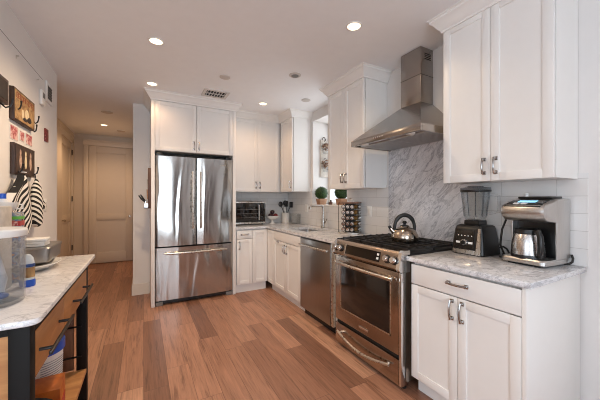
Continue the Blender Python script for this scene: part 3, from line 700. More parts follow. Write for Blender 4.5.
b.skin([jar_ring(0.058, 0.238), jar_ring(0.066, 0.27), jar_ring(0.082, 0.44), jar_ring(0.079, 0.44), jar_ring(0.063, 0.272), jar_ring(0.055, 0.245)])
jar = b.obj('jar', M['glass'], t)
for k in range(10):
    a = 2*math.pi*k/10+0.2; q = 1.0+0.10*math.sin(2*a)**2
    B().tube([(0.0665*q*math.cos(a), 0.0665*q*math.sin(a), 0.265), (0.0835*q*math.cos(a), 0.0835*q*math.sin(a), 0.437)], 0.0035, 8).obj('rib', M['ribglass'], jar)
B().lathe([(0.093, 0.438), (0.096, 0.444), (0.094, 0.468), (0.060, 0.472), (0.050, 0.474), (0.050, 0.480), (0.001, 0.481)], n=36).obj('lid', M['smoke'], t)
B().lathe([(0.0945, 0.438), (0.0965, 0.441), (0.0965, 0.450), (0.0945, 0.452)], n=36).obj('lid_ring', M['black'], t)
B().lathe([(0.010, 0.242), (0.012, 0.26), (0.004, 0.272), (0.001, 0.273)], n=12).obj('blade_hub', M['nickel'], t)
b = B(); b.tube([(0.085, 0.03, 0.42), (0.128, 0.05, 0.41), (0.130, 0.05, 0.30), (0.075, 0.03, 0.285)], 0.011, 10); b.obj('jar_handle', M['plastic'], t)

# coffee maker
t = thing('coffee_maker', 'brushed steel drip coffee maker with thermal carafe at the worktop end', 'coffee maker', (2.062, 0.822, 0.914), R(-95))
hw, hd = 0.119, 0.130
b = B(); rings = [[b.bm.verts.new(p) for p in rr(x, y, 0.03, z)] for x, y, z in ((hw-0.004, hd-0.004, 0.012), (hw, hd, 0.016), (hw, hd, 0.034), (hw-0.006, hd-0.006, 0.042))]
b.skin(rings); bs = b.obj('base', M['coffee'], t)
b = B()
for x in (-0.07, 0.07):
    for y in (-0.09, 0.09): b.box(x-0.015, x+0.015, y-0.015, y+0.015, 0, 0.013)
b.box(-0.06, 0.06, -0.10, 0.11, 0.006, 0.013)
b.obj('foot', M['black'], bs)
B().box(-hw+0.002, hw-0.002, 0.045, hd-0.002, 0.040, 0.285, 0.012).obj('rear_tower', M['coffee'], t)
B().box(-hw+0.0095, hw-0.0095, 0.037, 0.048, 0.042, 0.275).obj('brew_recess', M['black'], t)
# silver side wings hugging the recess
B().box(hw-0.009, hw+0.001, -0.012, hd-0.002, 0.040, 0.378, 0.004).obj('side_wing', M['coffee'], t); B().box(-hw-0.001, -hw+0.009, -0.012, hd-0.002, 0.040, 0.378, 0.004).obj('side_wing', M['coffee'], t)
# bulging brew head with sloped control top
b = B(); side = [(0.128, 0.250), (0.02, 0.248), (-0.05, 0.252), (-0.10, 0.262), (-0.128, 0.283), (-0.138, 0.312), (-0.134, 0.335), (-0.118, 0.352), (-0.04, 0.376), (0.02, 0.388), (0.118, 0.390), (0.128, 0.380)]
rings = []
for x, s_ in ((-hw, 0.90), (-hw+0.008, 0.97), (-hw+0.03, 1.0), (hw-0.03, 1.0), (hw-0.008, 0.97), (hw, 0.90)):
    rings.append([b.bm.verts.new((x, 0.128+(y-0.128)*(s_), 0.318+(z-0.318)*(0.5+0.5*s_))) for y, z in side])
b.skin(rings); hd_ = b.obj('brew_head', M['coffee'], t)
def headplate(b, x0, x1, y0, y1, th):
    def zt(y):
        P = [(-0.134, 0.335), (-0.118, 0.352), (-0.04, 0.376), (0.02, 0.388), (0.118, 0.390)]
        for (a, za), (c, zc) in zip(P, P[1:]):
            if a <= y <= c: return za+(zc-za)*(y-a)/(c-a)
        return 0.39
    N = 5; ys = [y0+(y1-y0)*i/N for i in range(N+1)]
    b.skin([[b.bm.verts.new((x0, y, zt(y)-0.003)), b.bm.verts.new((x1, y, zt(y)-0.003)), b.bm.verts.new((x1, y, zt(y)+th)), b.bm.verts.new((x0, y, zt(y)+th))] for y in ys]); return b
cp = headplate(B(), -0.094, 0.094, -0.128, -0.03, 0.002).obj('control_panel', M['blackglass'], hd_)
headplate(B(), -0.050, 0.045, -0.075, -0.045, 0.004).obj('screen', M['screen'], hd_)
for x in (-0.042, 0.000): headplate(B(), x-0.014, x+0.014, -0.108, -0.090, 0.006).obj('button', M['white'], hd_)
headplate(B(), 0.060, 0.085, -0.080, -0.062, 0.005).obj('button', M['grey'], hd_)
B().box(-0.088, 0.088, 0.0, 0.115, 0.388, 0.402, 0.005).obj('hopper_lid', M['black'], hd_)
B().lathe([(0.010, 0.402), (0.009, 0.412), (0.011, 0.420), (0.006, 0.425), (0.001, 0.425)], (-0.055, 0.03, 0), 14).obj('lid_knob', M['white'], hd_)
t2 = thing('coffee_carafe', 'steel thermal carafe with black handle inside the coffee maker', 'carafe', (0, 0, 0))
t2.location = Matrix.Translation(t.location) @ Matrix.Rotation(R(-95), 4, 'Z') @ Vector((-0.008, -0.048, 0.0425)); t2.rotation_euler = (0, 0, R(-68))
B().lathe([(0.076, 0.0), (0.081, 0.006), (0.082, 0.020), (0.079, 0.08), (0.070, 0.122), (0.062, 0.140)], n=36).obj('body', M['carafe'], t2)
B().lathe([(0.0825, 0.0), (0.083, 0.012), (0.082, 0.018)], n=36).obj('base_ring', M['black'], t2)
B().lathe([(0.064, 0.138), (0.066, 0.145), (0.062, 0.164), (0.034, 0.172), (0.001, 0.172)], n=32).obj('lid', M['black'], t2)
b = B(); b.tube([(0.034, -0.056, 0.156), (0.048, -0.086, 0.158), (0.056, -0.102, 0.130), (0.056, -0.102, 0.06), (0.052, -0.094, 0.025), (0.046, -0.070, 0.016)], [0.013, 0.014, 0.015, 0.014, 0.012, 0.010], 12); b.obj('handle', M['black'], t2)
# cords
b = B(); b.tube([(2.19, 0.99, 1.18), (2.13, 1.0, 1.175), (2.07, 1.00, 1.10), (2.06, 1.005, 1.0), (2.10, 1.0, 0.93), (2.13, 1.02, 0.922), (2.18, 1.05, 0.922)], 0.006, 8)
tag(b.obj('power_cord', M['black']), 'black cord hanging in a loop between blender and coffee maker', 'cord')
b = B(); b.tube([(2.16, 0.715, 0.922), (2.165, 0.695, 0.922), (2.175, 0.682, 0.935), (2.185, 0.682, 0.955), (2.19, 0.69, 0.975)], 0.006, 8)
tag(b.obj('power_cord', M['black']), 'short black cord at the right rear of the coffee maker', 'cord')
b = B(); b.tube([(2.17, 1.06, 0.965), (2.16, 1.035, 0.975), (2.15, 1.01, 0.965), (2.14, 0.99, 0.94), (2.10, 0.985, 0.9215), (2.06, 1.01, 0.9215)], 0.006, 8)
tag(b.obj('power_cord', M['black']), 'black cord lying on the worktop behind the blender', 'cord')

# toaster oven
t = thing('toaster_oven', 'black and steel toaster oven beside the refrigerator', 'toaster oven', (1.165, 4.10, 0.914))
TW = 0.488
B().box(0, TW, 0.02, 0.33, 0.018, 0.348, 0.006).obj('body', M['black'], t)
B().box(0, TW, 0.0, 0.022, 0.018, 0.043, 0.002).obj('lower_trim', M['nickel'], t)
B().box(0, TW, 0.0, 0.022, 0.330, 0.348, 0.002).obj('upper_trim', M['nickel'], t)
B().box(0.014, 0.385, 0.002, 0.022, 0.045, 0.328, 0.003).obj('door', M['blackglass'], t)
B().box(0.39, TW-0.004, 0.004, 0.022, 0.045, 0.328, 0.003).obj('control_panel', M['blackglass'], t)
B().tube([(0.372, -0.02, 0.075), (0.372, -0.022, 0.30)], 0.009, 10).obj('handle', M['nickel'], t)
b = B()
for z in (0.075, 0.30): b.tube([(0.372, 0.004, z), (0.372, -0.021, z)], 0.006, 8)
b.obj('handle_post', M['nickel'], t)
for z in (0.10, 0.17, 0.24): B().lathe([(0.017, 0), (0.016, 0.012), (0.001, 0.013)], (0.435, 0.004, z), 16, axis='Y').obj('knob', M['black'], t)
b = B()
for z in (0.11, 0.17, 0.23): b.box(0.03, 0.37, -0.0005, 0.004, z, z+0.004)
b.obj('rack', M['grey'], t)
for x in (0.04, TW-0.04):
    for y in (0.05, 0.30): B().lathe([(0.014, 0), (0.016, 0.018)], (x, y, 0), 12).obj('foot', M['black'], t)
tag(B().box(1.20, 1.60, 4.13, 4.38, 1.2625, 1.276, 0.005).obj('baking_tray', M['pewter']), 'thin dark baking tray lying on top of the toaster oven', 'tray')

# fruit bowl, fruit
t = thing('fruit_bowl', 'white footed bowl holding dark red fruit beside the toaster oven', 'bowl', (1.815, 4.22, 0.914))
B().lathe([(0.001, 0.001), (0.046, 0.0), (0.046, 0.006), (0.022, 0.018), (0.017, 0.045), (0.026, 0.062), (0.070, 0.072), (0.104, 0.100), (0.112, 0.124), (0.108, 0.124), (0.099, 0.102), (0.066, 0.080), (0.001, 0.076)], n=36).obj('bowl', M['ceramic'], t)
for i, (x, y, z, m, w_) in enumerate(((-0.045, -0.024, 0.128, 'plum', 'dark plum at the left of the white footed bowl'), (0.045, -0.022, 0.128, 'fruit', 'red fruit at the right front of the white footed bowl'), (0.0, 0.052, 0.128, 'fruit', 'red fruit at the back of the white footed bowl'), (0.0, 0.0, 0.182, 'plum', 'dark plum on top of the pile in the white footed bowl'))):
    f = B(); f.ball((0, 0, 0), 0.037, 3, (1, 1, 0.92)); f = f.obj('fruit', M[m], loc=(1.815+x, 4.22+y, 0.914+z)); tag(f, w_, 'fruit', 'fruit in the footed bowl')
# utensil crock
t = thing('utensil_crock', 'white cylindrical crock holding black cooking utensils in the corner', 'crock', (2.075, 4.27, 0.914))
B().lathe([(0.060, 0.0), (0.063, 0.004), (0.063, 0.150), (0.066, 0.155), (0.066, 0.165), (0.060, 0.165), (0.058, 0.012), (0.001, 0.010)], n=32).obj('pot', M['ceramic'], t)
UT = [(-0.036, -0.006, -0.100, -0.020, 0.335, 'ladle', 'black ladle leaning left in the white crock'), (-0.006, -0.036, -0.012, -0.046, 0.345, 'spatula', 'black spatula standing upright in the white crock'), (0.006, 0.036, 0.012, 0.046, 0.355, 'cooking_spoon', 'black cooking spoon at the back of the white crock'), (0.036, -0.004, 0.098, -0.010, 0.325, 'spatula', 'black slotted turner leaning right in the white crock')]
for (x0, y0, x1, y1, h, nm, lb) in UT:
    q = thing(nm, lb, 'utensil', (2.075+x0, 4.27+y0, 0.9265), group='utensils in the crock')
    dx, dy = x1-x0, y1-y0
    B().tube([(0, 0, 0), (0, 0, 0.155), (dx*0.35, dy*0.35, h*0.62), (dx*0.85, dy*0.85, h*0.80)], 0.006, 8).obj('handle', M['black'], q)
    c = (dx, dy, h*0.88)
    if nm == 'spatula': B().box(c[0]-0.032, c[0]+0.032, c[1]-0.004, c[1]+0.004, c[2]-0.050, c[2]+0.045, 0.004).obj('blade', M['black'], q)
    else: B().ball(c, 0.040, 3, (1.0, 0.3, 1.1)).obj('head', M['black'], q)
q = thing('spatula', 'pale silicone spatula standing in the middle of the white crock', 'utensil', (2.070, 4.27, 0.9265), group='utensils in the crock')
B().tube([(0, 0, 0), (0, 0, 0.19)], 0.006, 8).obj('handle', M['white'], q); B().box(-0.018, 0.018, -0.004, 0.004, 0.175, 0.245, 0.003).obj('blade', M['white'], q)
# glass storage box
t = thing('glass_container', 'clear square glass container beside the utensil crock', 'container', (2.115, 3.99, 0.914))
b = B(); rings = [[b.bm.verts.new(p) for p in rr(h, h, 0.015, z)] for h, z in ((0.056, 0.0), (0.060, 0.006), (0.064, 0.150), (0.060, 0.150), (0.056, 0.010))]
b.skin(rings); b.obj('box', M['glass'], t)
b = B(); rings = [[b.bm.verts.new(p) for p in rr(h, h, 0.015, z)] for h, z in ((0.066, 0.150), (0.067, 0.160), (0.050, 0.163))]
b.skin(rings); b.obj('lid', M['plastic'], t)

# spice tower
t = thing('spice_rack', 'square black spice carousel full of jars next to the range', 'spice rack', (2.085, 2.585, 0.914), R(-52))
sr = t
B().box(-0.112, 0.112, -0.112, 0.112, 0.0, 0.016, 0.003).obj('base', M['nickel'], t)
B().box(-0.112, 0.112, -0.112, 0.112, 0.338, 0.354, 0.003).obj('top', M['plankwood'], t)
B().tube(arc(10, lambda u: (-0.03*math.cos(math.pi*u), 0, 0.352+0.045*math.sin(math.pi*u)**0.8)), 0.004, 8).obj('handle', M['nickel'], t)
b = B(); b.box(-0.050, 0.050, -0.050, 0.050, 0.016, 0.338)
for sx in (-1, 1):
    for sy in (-1, 1): b.box(sx*0.109-0.003, sx*0.109+0.003, sy*0.109-0.003, sy*0.109+0.003, 0.016, 0.338)
b.obj('frame', M['black'], t)
def mat_of(o): return Matrix.Translation(o.location) @ Matrix.Rotation(o.rotation_euler[2], 4, 'Z')
proto = None; SM = mat_of(sr)
ROWN = ('bottom', 'second', 'third', 'fourth', 'top')
def spice_jar(p, rz, label):
    global proto
    if proto is None:
        proto = thing('spice_jar', label, 'jar', p, rz, 'spice jars in the carousel')
        g = B(); g.lathe([(0.021, 0.0), (0.0232, 0.003), (0.0232, 0.036), (0.019, 0.040)], (0, 0, 0), 16, axis='Y'); g.obj('glass_body', M['spice'], proto)
        g = B(); g.lathe([(0.0225, 0.037), (0.0236, 0.040), (0.0236, 0.050), (0.022, 0.052), (0.021, 0.0505), (0.001, 0.0505)], (0, 0, 0), 16, axis='Y'); k_ = g.obj('lid', M['black'], proto)
        g = B(); g.lathe([(0.0200, 0.0505), (0.0190, 0.0545), (0.001, 0.0550)], (0, 0, 0), 14, axis='Y'); g.obj('lid_centre', M['chrome'], k_)
        return proto
    c = copy_tree(proto); c.location = p; c.rotation_euler = (0, 0, rz); c['label'] = label; return c
for r_ in range(5):
    for c_ in range(3):
        z = 0.016+0.032+r_*0.0635
        cn = ('left', 'middle', 'right')[c_]
        spice_jar(SM @ Vector((-0.058+c_*0.049, -0.0515, z)), R(-52), f'round-lidded spice jar on the range-side face, {ROWN[r_]} row, {cn} column' if False else f'dark-lidded spice jar on the carousel front, {ROWN[r_]} row, {cn} column')
        spice_jar(SM @ Vector((0.0515, -0.022+c_*0.049, z)), R(-52+90), f'spice jar on the carousel side facing the range, {ROWN[r_]} row, {cn} column')

# window sill plants
def boxwood(x, y, label):
    t = thing('potted_boxwood', label, 'plant', (x, y, WZ0+0.0205), 0, 'potted boxwoods on the window sill')
    b = B(); b.skin([[b.bm.verts.new(p) for p in rr(h, h, 0.006, z, 2)] for h, z in ((0.050, 0.0), (0.062, 0.084), (0.056, 0.084), (0.054, 0.072))]); b.obj('planter', M['terracotta'], t)
    b = B(); b.ball((0, 0, 0.165), 0.091, 3)
    rnd = random.Random(hash(label) % 1000 if False else int(x*100+y*10))
    for i in range(900):
        a, c = rnd.uniform(0, 2*math.pi), rnd.uniform(-0.95, 1); s_ = math.sqrt(1-c*c); d = Vector((s_*math.cos(a), s_*math.sin(a), c))
        p = Vector((0, 0, 0.165))+d*rnd.uniform(0.087, 0.103); u = d.orthogonal().normalized(); v = d.cross(u)
        ang = rnd.uniform(0, 6.28); e1 = (u*math.cos(ang)+v*math.sin(ang)+d*rnd.uniform(-.4, .8)).normalized(); e2 = d.cross(e1).normalized()
        L_ = rnd.uniform(0.008, 0.014)
        q = [p, p+e1*L_*0.5+e2*L_*0.35, p+e1*L_, p+e1*L_*0.5-e2*L_*0.35]
        b.bm.faces.new([b.bm.verts.new(k) for k in q])
    b.obj('foliage', M['leaf'], t, ang=180)
    return t
boxwood(2.285, 3.50, 'round clipped boxwood in a pale wooden pot, nearer the corner cabinet')
boxwood(2.300, 3.035, 'round clipped boxwood in a pale wooden pot, half hidden behind the spice carousel')
t = thing('trinket_bottle', 'small dark glass bottle on the window sill between the boxwoods', 'bottle', (2.33, 3.325, WZ0+0.0205))
B().lathe([(0.022, 0), (0.024, 0.004), (0.024, 0.036), (0.010, 0.048), (0.010, 0.055)], n=18).obj('body', M['board'], t)
B().lathe([(0.012, 0.054), (0.012, 0.066), (0.001, 0.067)], n=14).obj('cap', M['black'], t)
tag(B().lathe([(0.001, 0), (0.028, 0.0), (0.040, 0.014), (0.038, 0.014), (0.027, 0.004), (0.001, 0.003)], n=24).obj('trinket_dish', M['ceramic'], loc=(2.33, 3.235, WZ0+0.0205)), 'small pale dish on the window sill behind the faucet', 'dish')
# plank with two hanging jars of flowers on the far side of the window recess
t = thing('wall_planter', 'whitewashed plank with two flower jars hung in the window recess', 'wall planter', (2.40, WY1, 1.635))
B().box(-0.065, 0.065, -0.018, -0.001, 0.0, 0.56, 0.002).obj('plank', M['mirrorwhite'], t)
for z in (0.14, 0.41):
    b = B(); b.lathe([(0.030, 0), (0.034, 0.006), (0.034, 0.06), (0.024, 0.075), (0.026, 0.09)], (0.0, -0.055, z-0.06), 20); j = b.obj('jar', M['glass'], t)
    b = B(); rnd = random.Random(int(z*100))
    for i in range(60):
        p = Vector((rnd.gauss(0, 0.030), -0.06+rnd.gauss(0, 0.018), z+0.05+rnd.gauss(0, 0.028))); b.ball(p, rnd.uniform(0.007, 0.013), 1)
    b.obj('flowers', M['flower'], j)
    B().tube([(0, -0.018, z+0.13), (0, -0.045, z+0.15), (0, -0.07, z+0.13), (0, -0.06, z+0.04)], 0.004, 8).obj('hook', M['bronze'], t)
B().tube(arc(10, lambda u: (-0.03*math.cos(math.pi*u), -0.012, 0.555+0.05*math.sin(math.pi*u))), 0.005, 8).obj('hanger', M['bronze'], t)
# outlets
def outlet(p, rz, label):
    t = thing('wall_outlet', label, 'outlet', p, rz)
    B().box(-0.036, 0.036, -0.006, 0, -0.058, 0.058, 0.002).obj('plate', M['white'], t)
    B().box(-0.017, 0.017, -0.009, -0.005, -0.034, 0.034, 0.002).obj('socket', M['ceramic'], t)
    return t
outlet((TX-0.0005, 2.395, 1.165), R90, 'white outlet on the tiles between spice carousel and range')
outlet((TX-0.0005, 3.79, 1.165), R90, 'white outlet on the tiles beside the window')

# knife board on the side of the fridge surround
t = thing('knife_board', 'dark wooden knife board on the side of the refrigerator surround', 'knife board', (0.0775, 3.99, 1.19), 0)
B().box(-0.030, 0.0, -0.11, 0.11, 0.0, 0.49, 0.003).obj('board', M['board'], t)
b = B(); b.box(-0.075, -0.030, -0.09, 0.09, 0.0, 0.012); b.box(-0.075, -0.070, -0.09, 0.09, 0.0, 0.06); b.box(-0.075, -0.03, -0.09, -0.085, 0.0, 0.06); b.box(-0.075, -0.03, 0.085, 0.09, 0.0, 0.06); b.obj('tool_pocket', M['steel'], t)
for i, (y, h, lb) in enumerate(((-0.07, 0.17, 'front'), (-0.02, 0.14, 'second'), (0.05, 0.16, 'rear'))):
    q = thing('kitchen_knife', f'black-handled kitchen knife, {lb} of the three in the board pocket', 'knife', (0.0275-0.005, 3.99+y, 1.205), 0, 'knives in the board pocket')
    B().box(-0.004, -0.002, -0.012, 0.012, 0.0, h*0.45).obj('blade', M['chrome'], q)
    B().tube([(-0.003, 0, h*0.42), (-0.035-0.01*i, -0.005, h*0.7), (-0.055-0.01*i, -0.008, h*0.9)], [0.008, 0.009, 0.007], 10).obj('handle', M['black'], q)
t = thing('carving_fork', 'slim tan-handled tool hanging on the upper knife board', 'utensil', (0.045, 3.90, 1.30))
B().tube([(-0.0, 0, 0), (-0.008, 0, 0.12)], 0.007, 8).obj('handle', M['terracotta'], t); B().tube([(-0.008, 0, 0.12), (-0.006, 0, 0.24)], 0.003, 8).obj('shaft', M['chrome'], t)

# ------------------------------------------------------------------ ceiling fittings
def downlight(x, y, label, power, rad=0.047, spread=150, col=WARM):
    t = thing('ceiling_downlight', label, 'ceiling light', (x, y, C), 0, 'round recessed ceiling lights')
    B().lathe([(rad+0.013, 0.0), (rad+0.012, -0.004), (rad+0.002, -0.006), (rad, -0.0015), (rad, 0.0)], n=36).obj('trim_ring', M['white'], t)
    B().lathe([(0.001, -0.001), (rad, -0.001), (rad, -0.003), (0.001, -0.0035)], n=32).obj('lens', M['lamp'], t)
    l = bpy.data.lights.new('bulb', 'SPOT'); l.energy = power; l.color = col; l.spot_size = R(spread); l.spot_blend = 0.8; l.shadow_soft_size = 0.05
    o = bpy.data.objects.new('bulb', l); COL.objects.link(o); o.location = (0, 0, -0.03); o.parent = t
    return t
downlight(0.090, 2.615, 'lit recessed ceiling light above the middle of the floor', DOWNLIGHT_W*3.2)
downlight(1.383, 1.674, 'lit recessed ceiling light in front of the range hood', DOWNLIGHT_W*0.75)
downlight(0.083, 3.597, 'lit recessed ceiling light just before the fridge surround', DOWNLIGHT_W*0.32, col=(1.0, 0.62, 0.36))
downlight(1.419, 3.620, 'lit recessed ceiling light before the corner wall cabinets', DOWNLIGHT_W*0.5, col=(1.0, 0.62, 0.34))
downlight(-0.606, 6.00, 'lit recessed ceiling light in the hall', HALL_W, col=(1.0, 0.64, 0.36))
downlight(0.090, 0.75, 'added unseen recessed ceiling light nearest the front of the room', DOWNLIGHT_W*0.3)  # lamp added out of view for extra light
downlight(1.383, -0.30, 'added unseen recessed ceiling light by the right wall at the front of the room', DOWNLIGHT_W*0.3)  # second added lamp, also out of view
def disc(x, y, r, label, cat, name, mat, dark=None):
    t = thing(name, label, cat, (x, y, C))
    B().lathe([(r, 0.0), (r, -0.006), (r*0.85, -0.010), (0.001, -0.010)], n=28).obj('cover', mat, t)
    if dark: B().lathe([(r*0.62, -0.0095), (r*0.62, -0.013), (0.001, -0.013)], n=24).obj('grille', dark, t)
disc(0.758, 3.032, 0.055, 'flat white sprinkler cover disc near the ceiling vent', 'sprinkler', 'sprinkler_cover', M['lampoff'])
disc(1.387, 2.630, 0.062, 'round ceiling fitting with grey grille between the vent and hood', 'ceiling fitting', 'ceiling_speaker', M['lampoff'], M['grey'])
disc(1.862, 3.222, 0.060, 'flat white disc on the ceiling near the kitchen window', 'sprinkler', 'sprinkler_cover', M['lampoff'])
disc(-0.477, 5.091, 0.075, 'round white smoke detector on the hall ceiling', 'smoke detector', 'smoke_detector', M['lampoff'])
disc(-0.376, 6.375, 0.070, 'flat white disc on the hall ceiling near the end door', 'sprinkler', 'sprinkler_cover', M['lampoff'])
t = thing('ceiling_vent', 'rectangular white ceiling vent with dark louvre slots above the fridge', 'vent', (0.775, 3.565, C))
b = B(); b.box(-0.15, 0.15, -0.125, -0.095, -0.010, 0.0); b.box(-0.15, 0.15, 0.095, 0.125, -0.010, 0.0); b.box(-0.15, -0.115, -0.095, 0.095, -0.010, 0); b.box(0.115, 0.15, -0.095, 0.095, -0.010, 0); b.obj('frame', M['vent'], t)
B().box(-0.115, 0.115, -0.095, 0.095, -0.002, 0.0).obj('backing', M['shadow'], t)
for i in range(7):
    x = -0.100+i*0.0333; B().box(x-0.0035, x+0.0035, -0.094, 0.094, -0.010, -0.0025).obj('louvre', M['vent'], t)
B().box(-0.114, 0.114, -0.005, 0.005, -0.0105, -0.002).obj('louvre_bar', M['vent'], t)

# ------------------------------------------------------------------ left wall
PX = L+0.0105     # face of the wall panel
def onwall(p): return p
def sign_board(name, label, cat, y0, y1, z0, z1, mat, th=0.026):
    t = thing(name, label, cat, (PX, (y0+y1)/2, z0)); hw_ = (y1-y0)/2; h = z1-z0
    B().box(0, th-0.002, -hw_, hw_, 0, h, 0.002).obj('frame', M['frameedge'], t)
    B().box(th-0.003, th, -hw_+0.012, hw_-0.012, 0.012, h-0.012).obj('picture', mat, t)
    return t, hw_, h, th
def jhook(parent, y, z, x=0.02, s_=1.0):
    b = B(); b.tube([(x-0.02, y, z+0.03), (x, y, z+0.01), (x+0.02*s_, y, z-0.005), (x+0.05*s_, y, z+0.005), (x+0.065*s_, y, z+0.03), (x+0.068*s_, y, z+0.055)], [0.004, 0.005, 0.005, 0.005, 0.004, 0.006], 8)
    return b.obj('hook', M['black'], parent)
t, hw_, h, th = sign_board('wall_sign', 'vintage tan poster sign with red lettering and black hooks on left wall', 'sign', 2.575, 2.985, 1.835, 2.055, M['art'])
b = B(); rnd = random.Random(3); y = -hw_+0.035
while y < hw_-0.04:      # worn, unreadable red lettering
    wl = rnd.uniform(0.018, 0.03)
    b.box(th-0.001, th+0.001, y, y+0.006, h-0.062, h-0.026); b.box(th-0.001, th+0.001, y, y+wl, h-0.032, h-0.026)
    if rnd.random() < 0.7: b.box(th-0.001, th+0.001, y, y+wl*0.8, h-0.048, h-0.042)
    if rnd.random() < 0.6: b.box(th-0.001, th+0.001, y, y+wl, h-0.062, h-0.056)
    y += wl+0.010
b.obj('lettering', M['artred'], t)
b = B(); b.ball((th, 0.03, 0.085), 0.042, 2, (0.03, 1.0, 0.9)); b.ball((th, -0.05, 0.07), 0.03, 2, (0.04, 0.8, 1.2)); b.obj('cream_motif', M['artcream'], t)
b = B(); b.ball((th, 0.075, 0.055), 0.04, 2, (0.03, 1.3, 0.6)); b.ball((th, -0.01, 0.04), 0.03, 2, (0.04, 1.6, 0.5)); b.obj('dark_motif', M['artdark'], t)
jhook(t, -hw_+0.06, 0.085, 0.02, 0.35); jhook(t, hw_-0.005, 0.07, 0.02, 0.45); jhook(t, hw_-0.015, 0.0, 0.02, 0.3)
t, hw_, h, th = sign_board('framed_photo', 'dark photograph of three pale standing figures above the zebra cloths', 'picture', 2.585, 2.985, 1.470, 1.682, M['photodark'])
for i, (y, s_) in enumerate(((-0.10, 1.0), (0.0, 0.95), (0.10, 1.05))):
    b = B(); b.ball((th, y, h*0.74), 0.019*s_, 2, (0.05, 0.9, 1.15)); b.ball((th, y, h*0.46), 0.034, 2, (0.03, 0.7, 1.5)); b.obj('figure', M['skin'] if i != 1 else M['artcream'], t)
jhook(t, hw_-0.02, 0.03, 0.02, 0.45); jhook(t, -0.14, 0.02, 0.02, 0.45)
for i, (y0, y1, z0, z1, lb) in enumerate(((2.585, 2.715, 1.705, 1.806, 'left of three small pink snapshots under the tan poster sign'), (2.755, 2.845, 1.722, 1.797, 'middle of three small pink snapshots under the tan poster sign'), (2.875, 3.010, 1.715, 1.803, 'right of three small pink snapshots under the tan poster sign'))):
    q = thing('snapshot', lb, 'photo', (PX, (y0+y1)/2, z0), group='pink snapshots on the left wall')
    B().box(0, 0.002, -(y1-y0)/2, (y1-y0)/2, 0, z1-z0).obj('paper', M['ceramic'], q)
    B().box(0.0015, 0.003, -(y1-y0)/2+0.006, (y1-y0)/2-0.006, 0.006, z1-z0-0.006).obj('image', M['pinkphoto'], q)
tag(B().box(L, L+0.012, 3.375, 3.460, 1.830, 1.945, 0.001).obj('snapshot', M['redphoto']), 'small dark red card alone on the far end of the left wall', 'photo')
t = thing('shadow_box', 'dark wooden box frame cut off by the left edge of the photo', 'frame', (PX, 2.30, 1.890))
B().box(0, 0.035, -0.19, 0.155, 0, 0.155, 0.003).obj('frame', M['frameedge'], t)
B().box(0.033, 0.037, -0.165, 0.13, 0.02, 0.135).obj('picture', M['artdark'], t); jhook(t, 0.11, -0.02, 0.02, 0.7)
# electrical bits at the far end of the wall
t = thing('wall_vent', 'white louvred grille high on the left wall near the hall', 'vent', (L, 3.50, 2.205))
B().box(0, 0.012, -0.095, 0.095, 0, 0.185, 0.002).obj('frame', M['white'], t)
B().box(0.009, 0.0125, -0.062, 0.062, 0.03, 0.155).obj('backing', M['shadow'], t)
for i in range(8): B().box(0.009, 0.016, -0.062, 0.062, 0.034+i*0.0155, 0.040+i*0.0155).obj('louvre', M['grey'], t)
t = thing('intercom', 'small pale wall intercom below the louvred grille', 'intercom', (PX, 3.235, 2.115))
B().box(0, 0.022, -0.045, 0.045, 0, 0.125, 0.006).obj('case', M['white'], t); B().box(0.021, 0.024, -0.03, 0.03, 0.06, 0.105, 0.001).obj('screen', M['grey'], t)
t = thing('light_switch', 'white light switch on the left wall beside the zebra mitt', 'switch', (L, 3.40, 1.19))
B().box(0, 0.007, -0.036, 0.036, 0, 0.116, 0.002).obj('plate', M['white'], t); B().box(0.006, 0.011, -0.012, 0.012, 0.035, 0.081, 0.001).obj('toggle', M['ceramic'], t)
for y, lb in ((2.69, 'nearer small metal pin under the wall panel edge'), (3.13, 'farther small metal pin under the wall panel edge')):
    g = B(); g.lathe([(0.004, 0), (0.004, 0.012), (0.007, 0.014), (0.001, 0.017)], (0, 0, 0), 10, axis='X')
    for v in g.bm.verts: v.co.x = -v.co.x
    g.box(0.001, 0.003, -0.004, 0.004, -0.02, 0.0)
    tag(g.obj('wall_pin', M['nickel'], loc=(PX, y, 2.30)), lb, 'pin', 'pins under the panel edge')
# zebra cloths
def cloth_sheet(name, mat, outline, th, loc, parent=None, fold=0.012):
    """draped cloth hanging on the wall: outline rows (z, y0, y1); folds in x"""
    b = B(); n = 14; fr = []; bk = []
    for (z, y0, y1, puff) in outline:
        fr.append([b.bm.verts.new((puff + fold*(0.5+0.5*math.sin(i/n*9+z*6)), y0+(y1-y0)*i/n, z)) for i in range(n+1)])
        bk.append([b.bm.verts.new((0.001, y0+(y1-y0)*i/n, z)) for i in range(n+1)])
    rings = [f + list(reversed(k)) for f, k in zip(fr, bk)]
    b.skin(rings); return b.obj(name, mat, parent, loc)
t = thing('zebra_towel', 'black and white zebra print towel draped from the hook under the photograph', 'towel', (PX+0.030, 2.625, 1.115))
cloth_sheet('cloth', M['zebra2'], [(0.36, -0.012, 0.012, 0.02), (0.33, -0.03, 0.03, 0.03), (0.27, -0.10, 0.07, 0.035), (0.20, -0.22, 0.12, 0.03), (0.10, -0.30, 0.14, 0.03), (0.0, -0.30, 0.13, 0.03), (-0.06, -0.2, 0.05, 0.03)], 0.02, (0, 0, 0), t)
B().tube(arc(8, lambda u: (0.03+0.012*math.sin(2*math.pi*u), 0.012*math.cos(2*math.pi*u), 0.37)), 0.003, 6).obj('loop', M['white'], t)
t = thing('oven_mitt', 'zebra print oven mitt hanging nearest the light switch', 'oven mitt', (PX+0.012, 2.930, 1.090))
b = B(); out = [(0.37, 0.014), (0.34, 0.030), (0.30, 0.055), (0.22, 0.080), (0.12, 0.092), (0.05, 0.085), (0.01, 0.060), (-0.005, 0.02)]
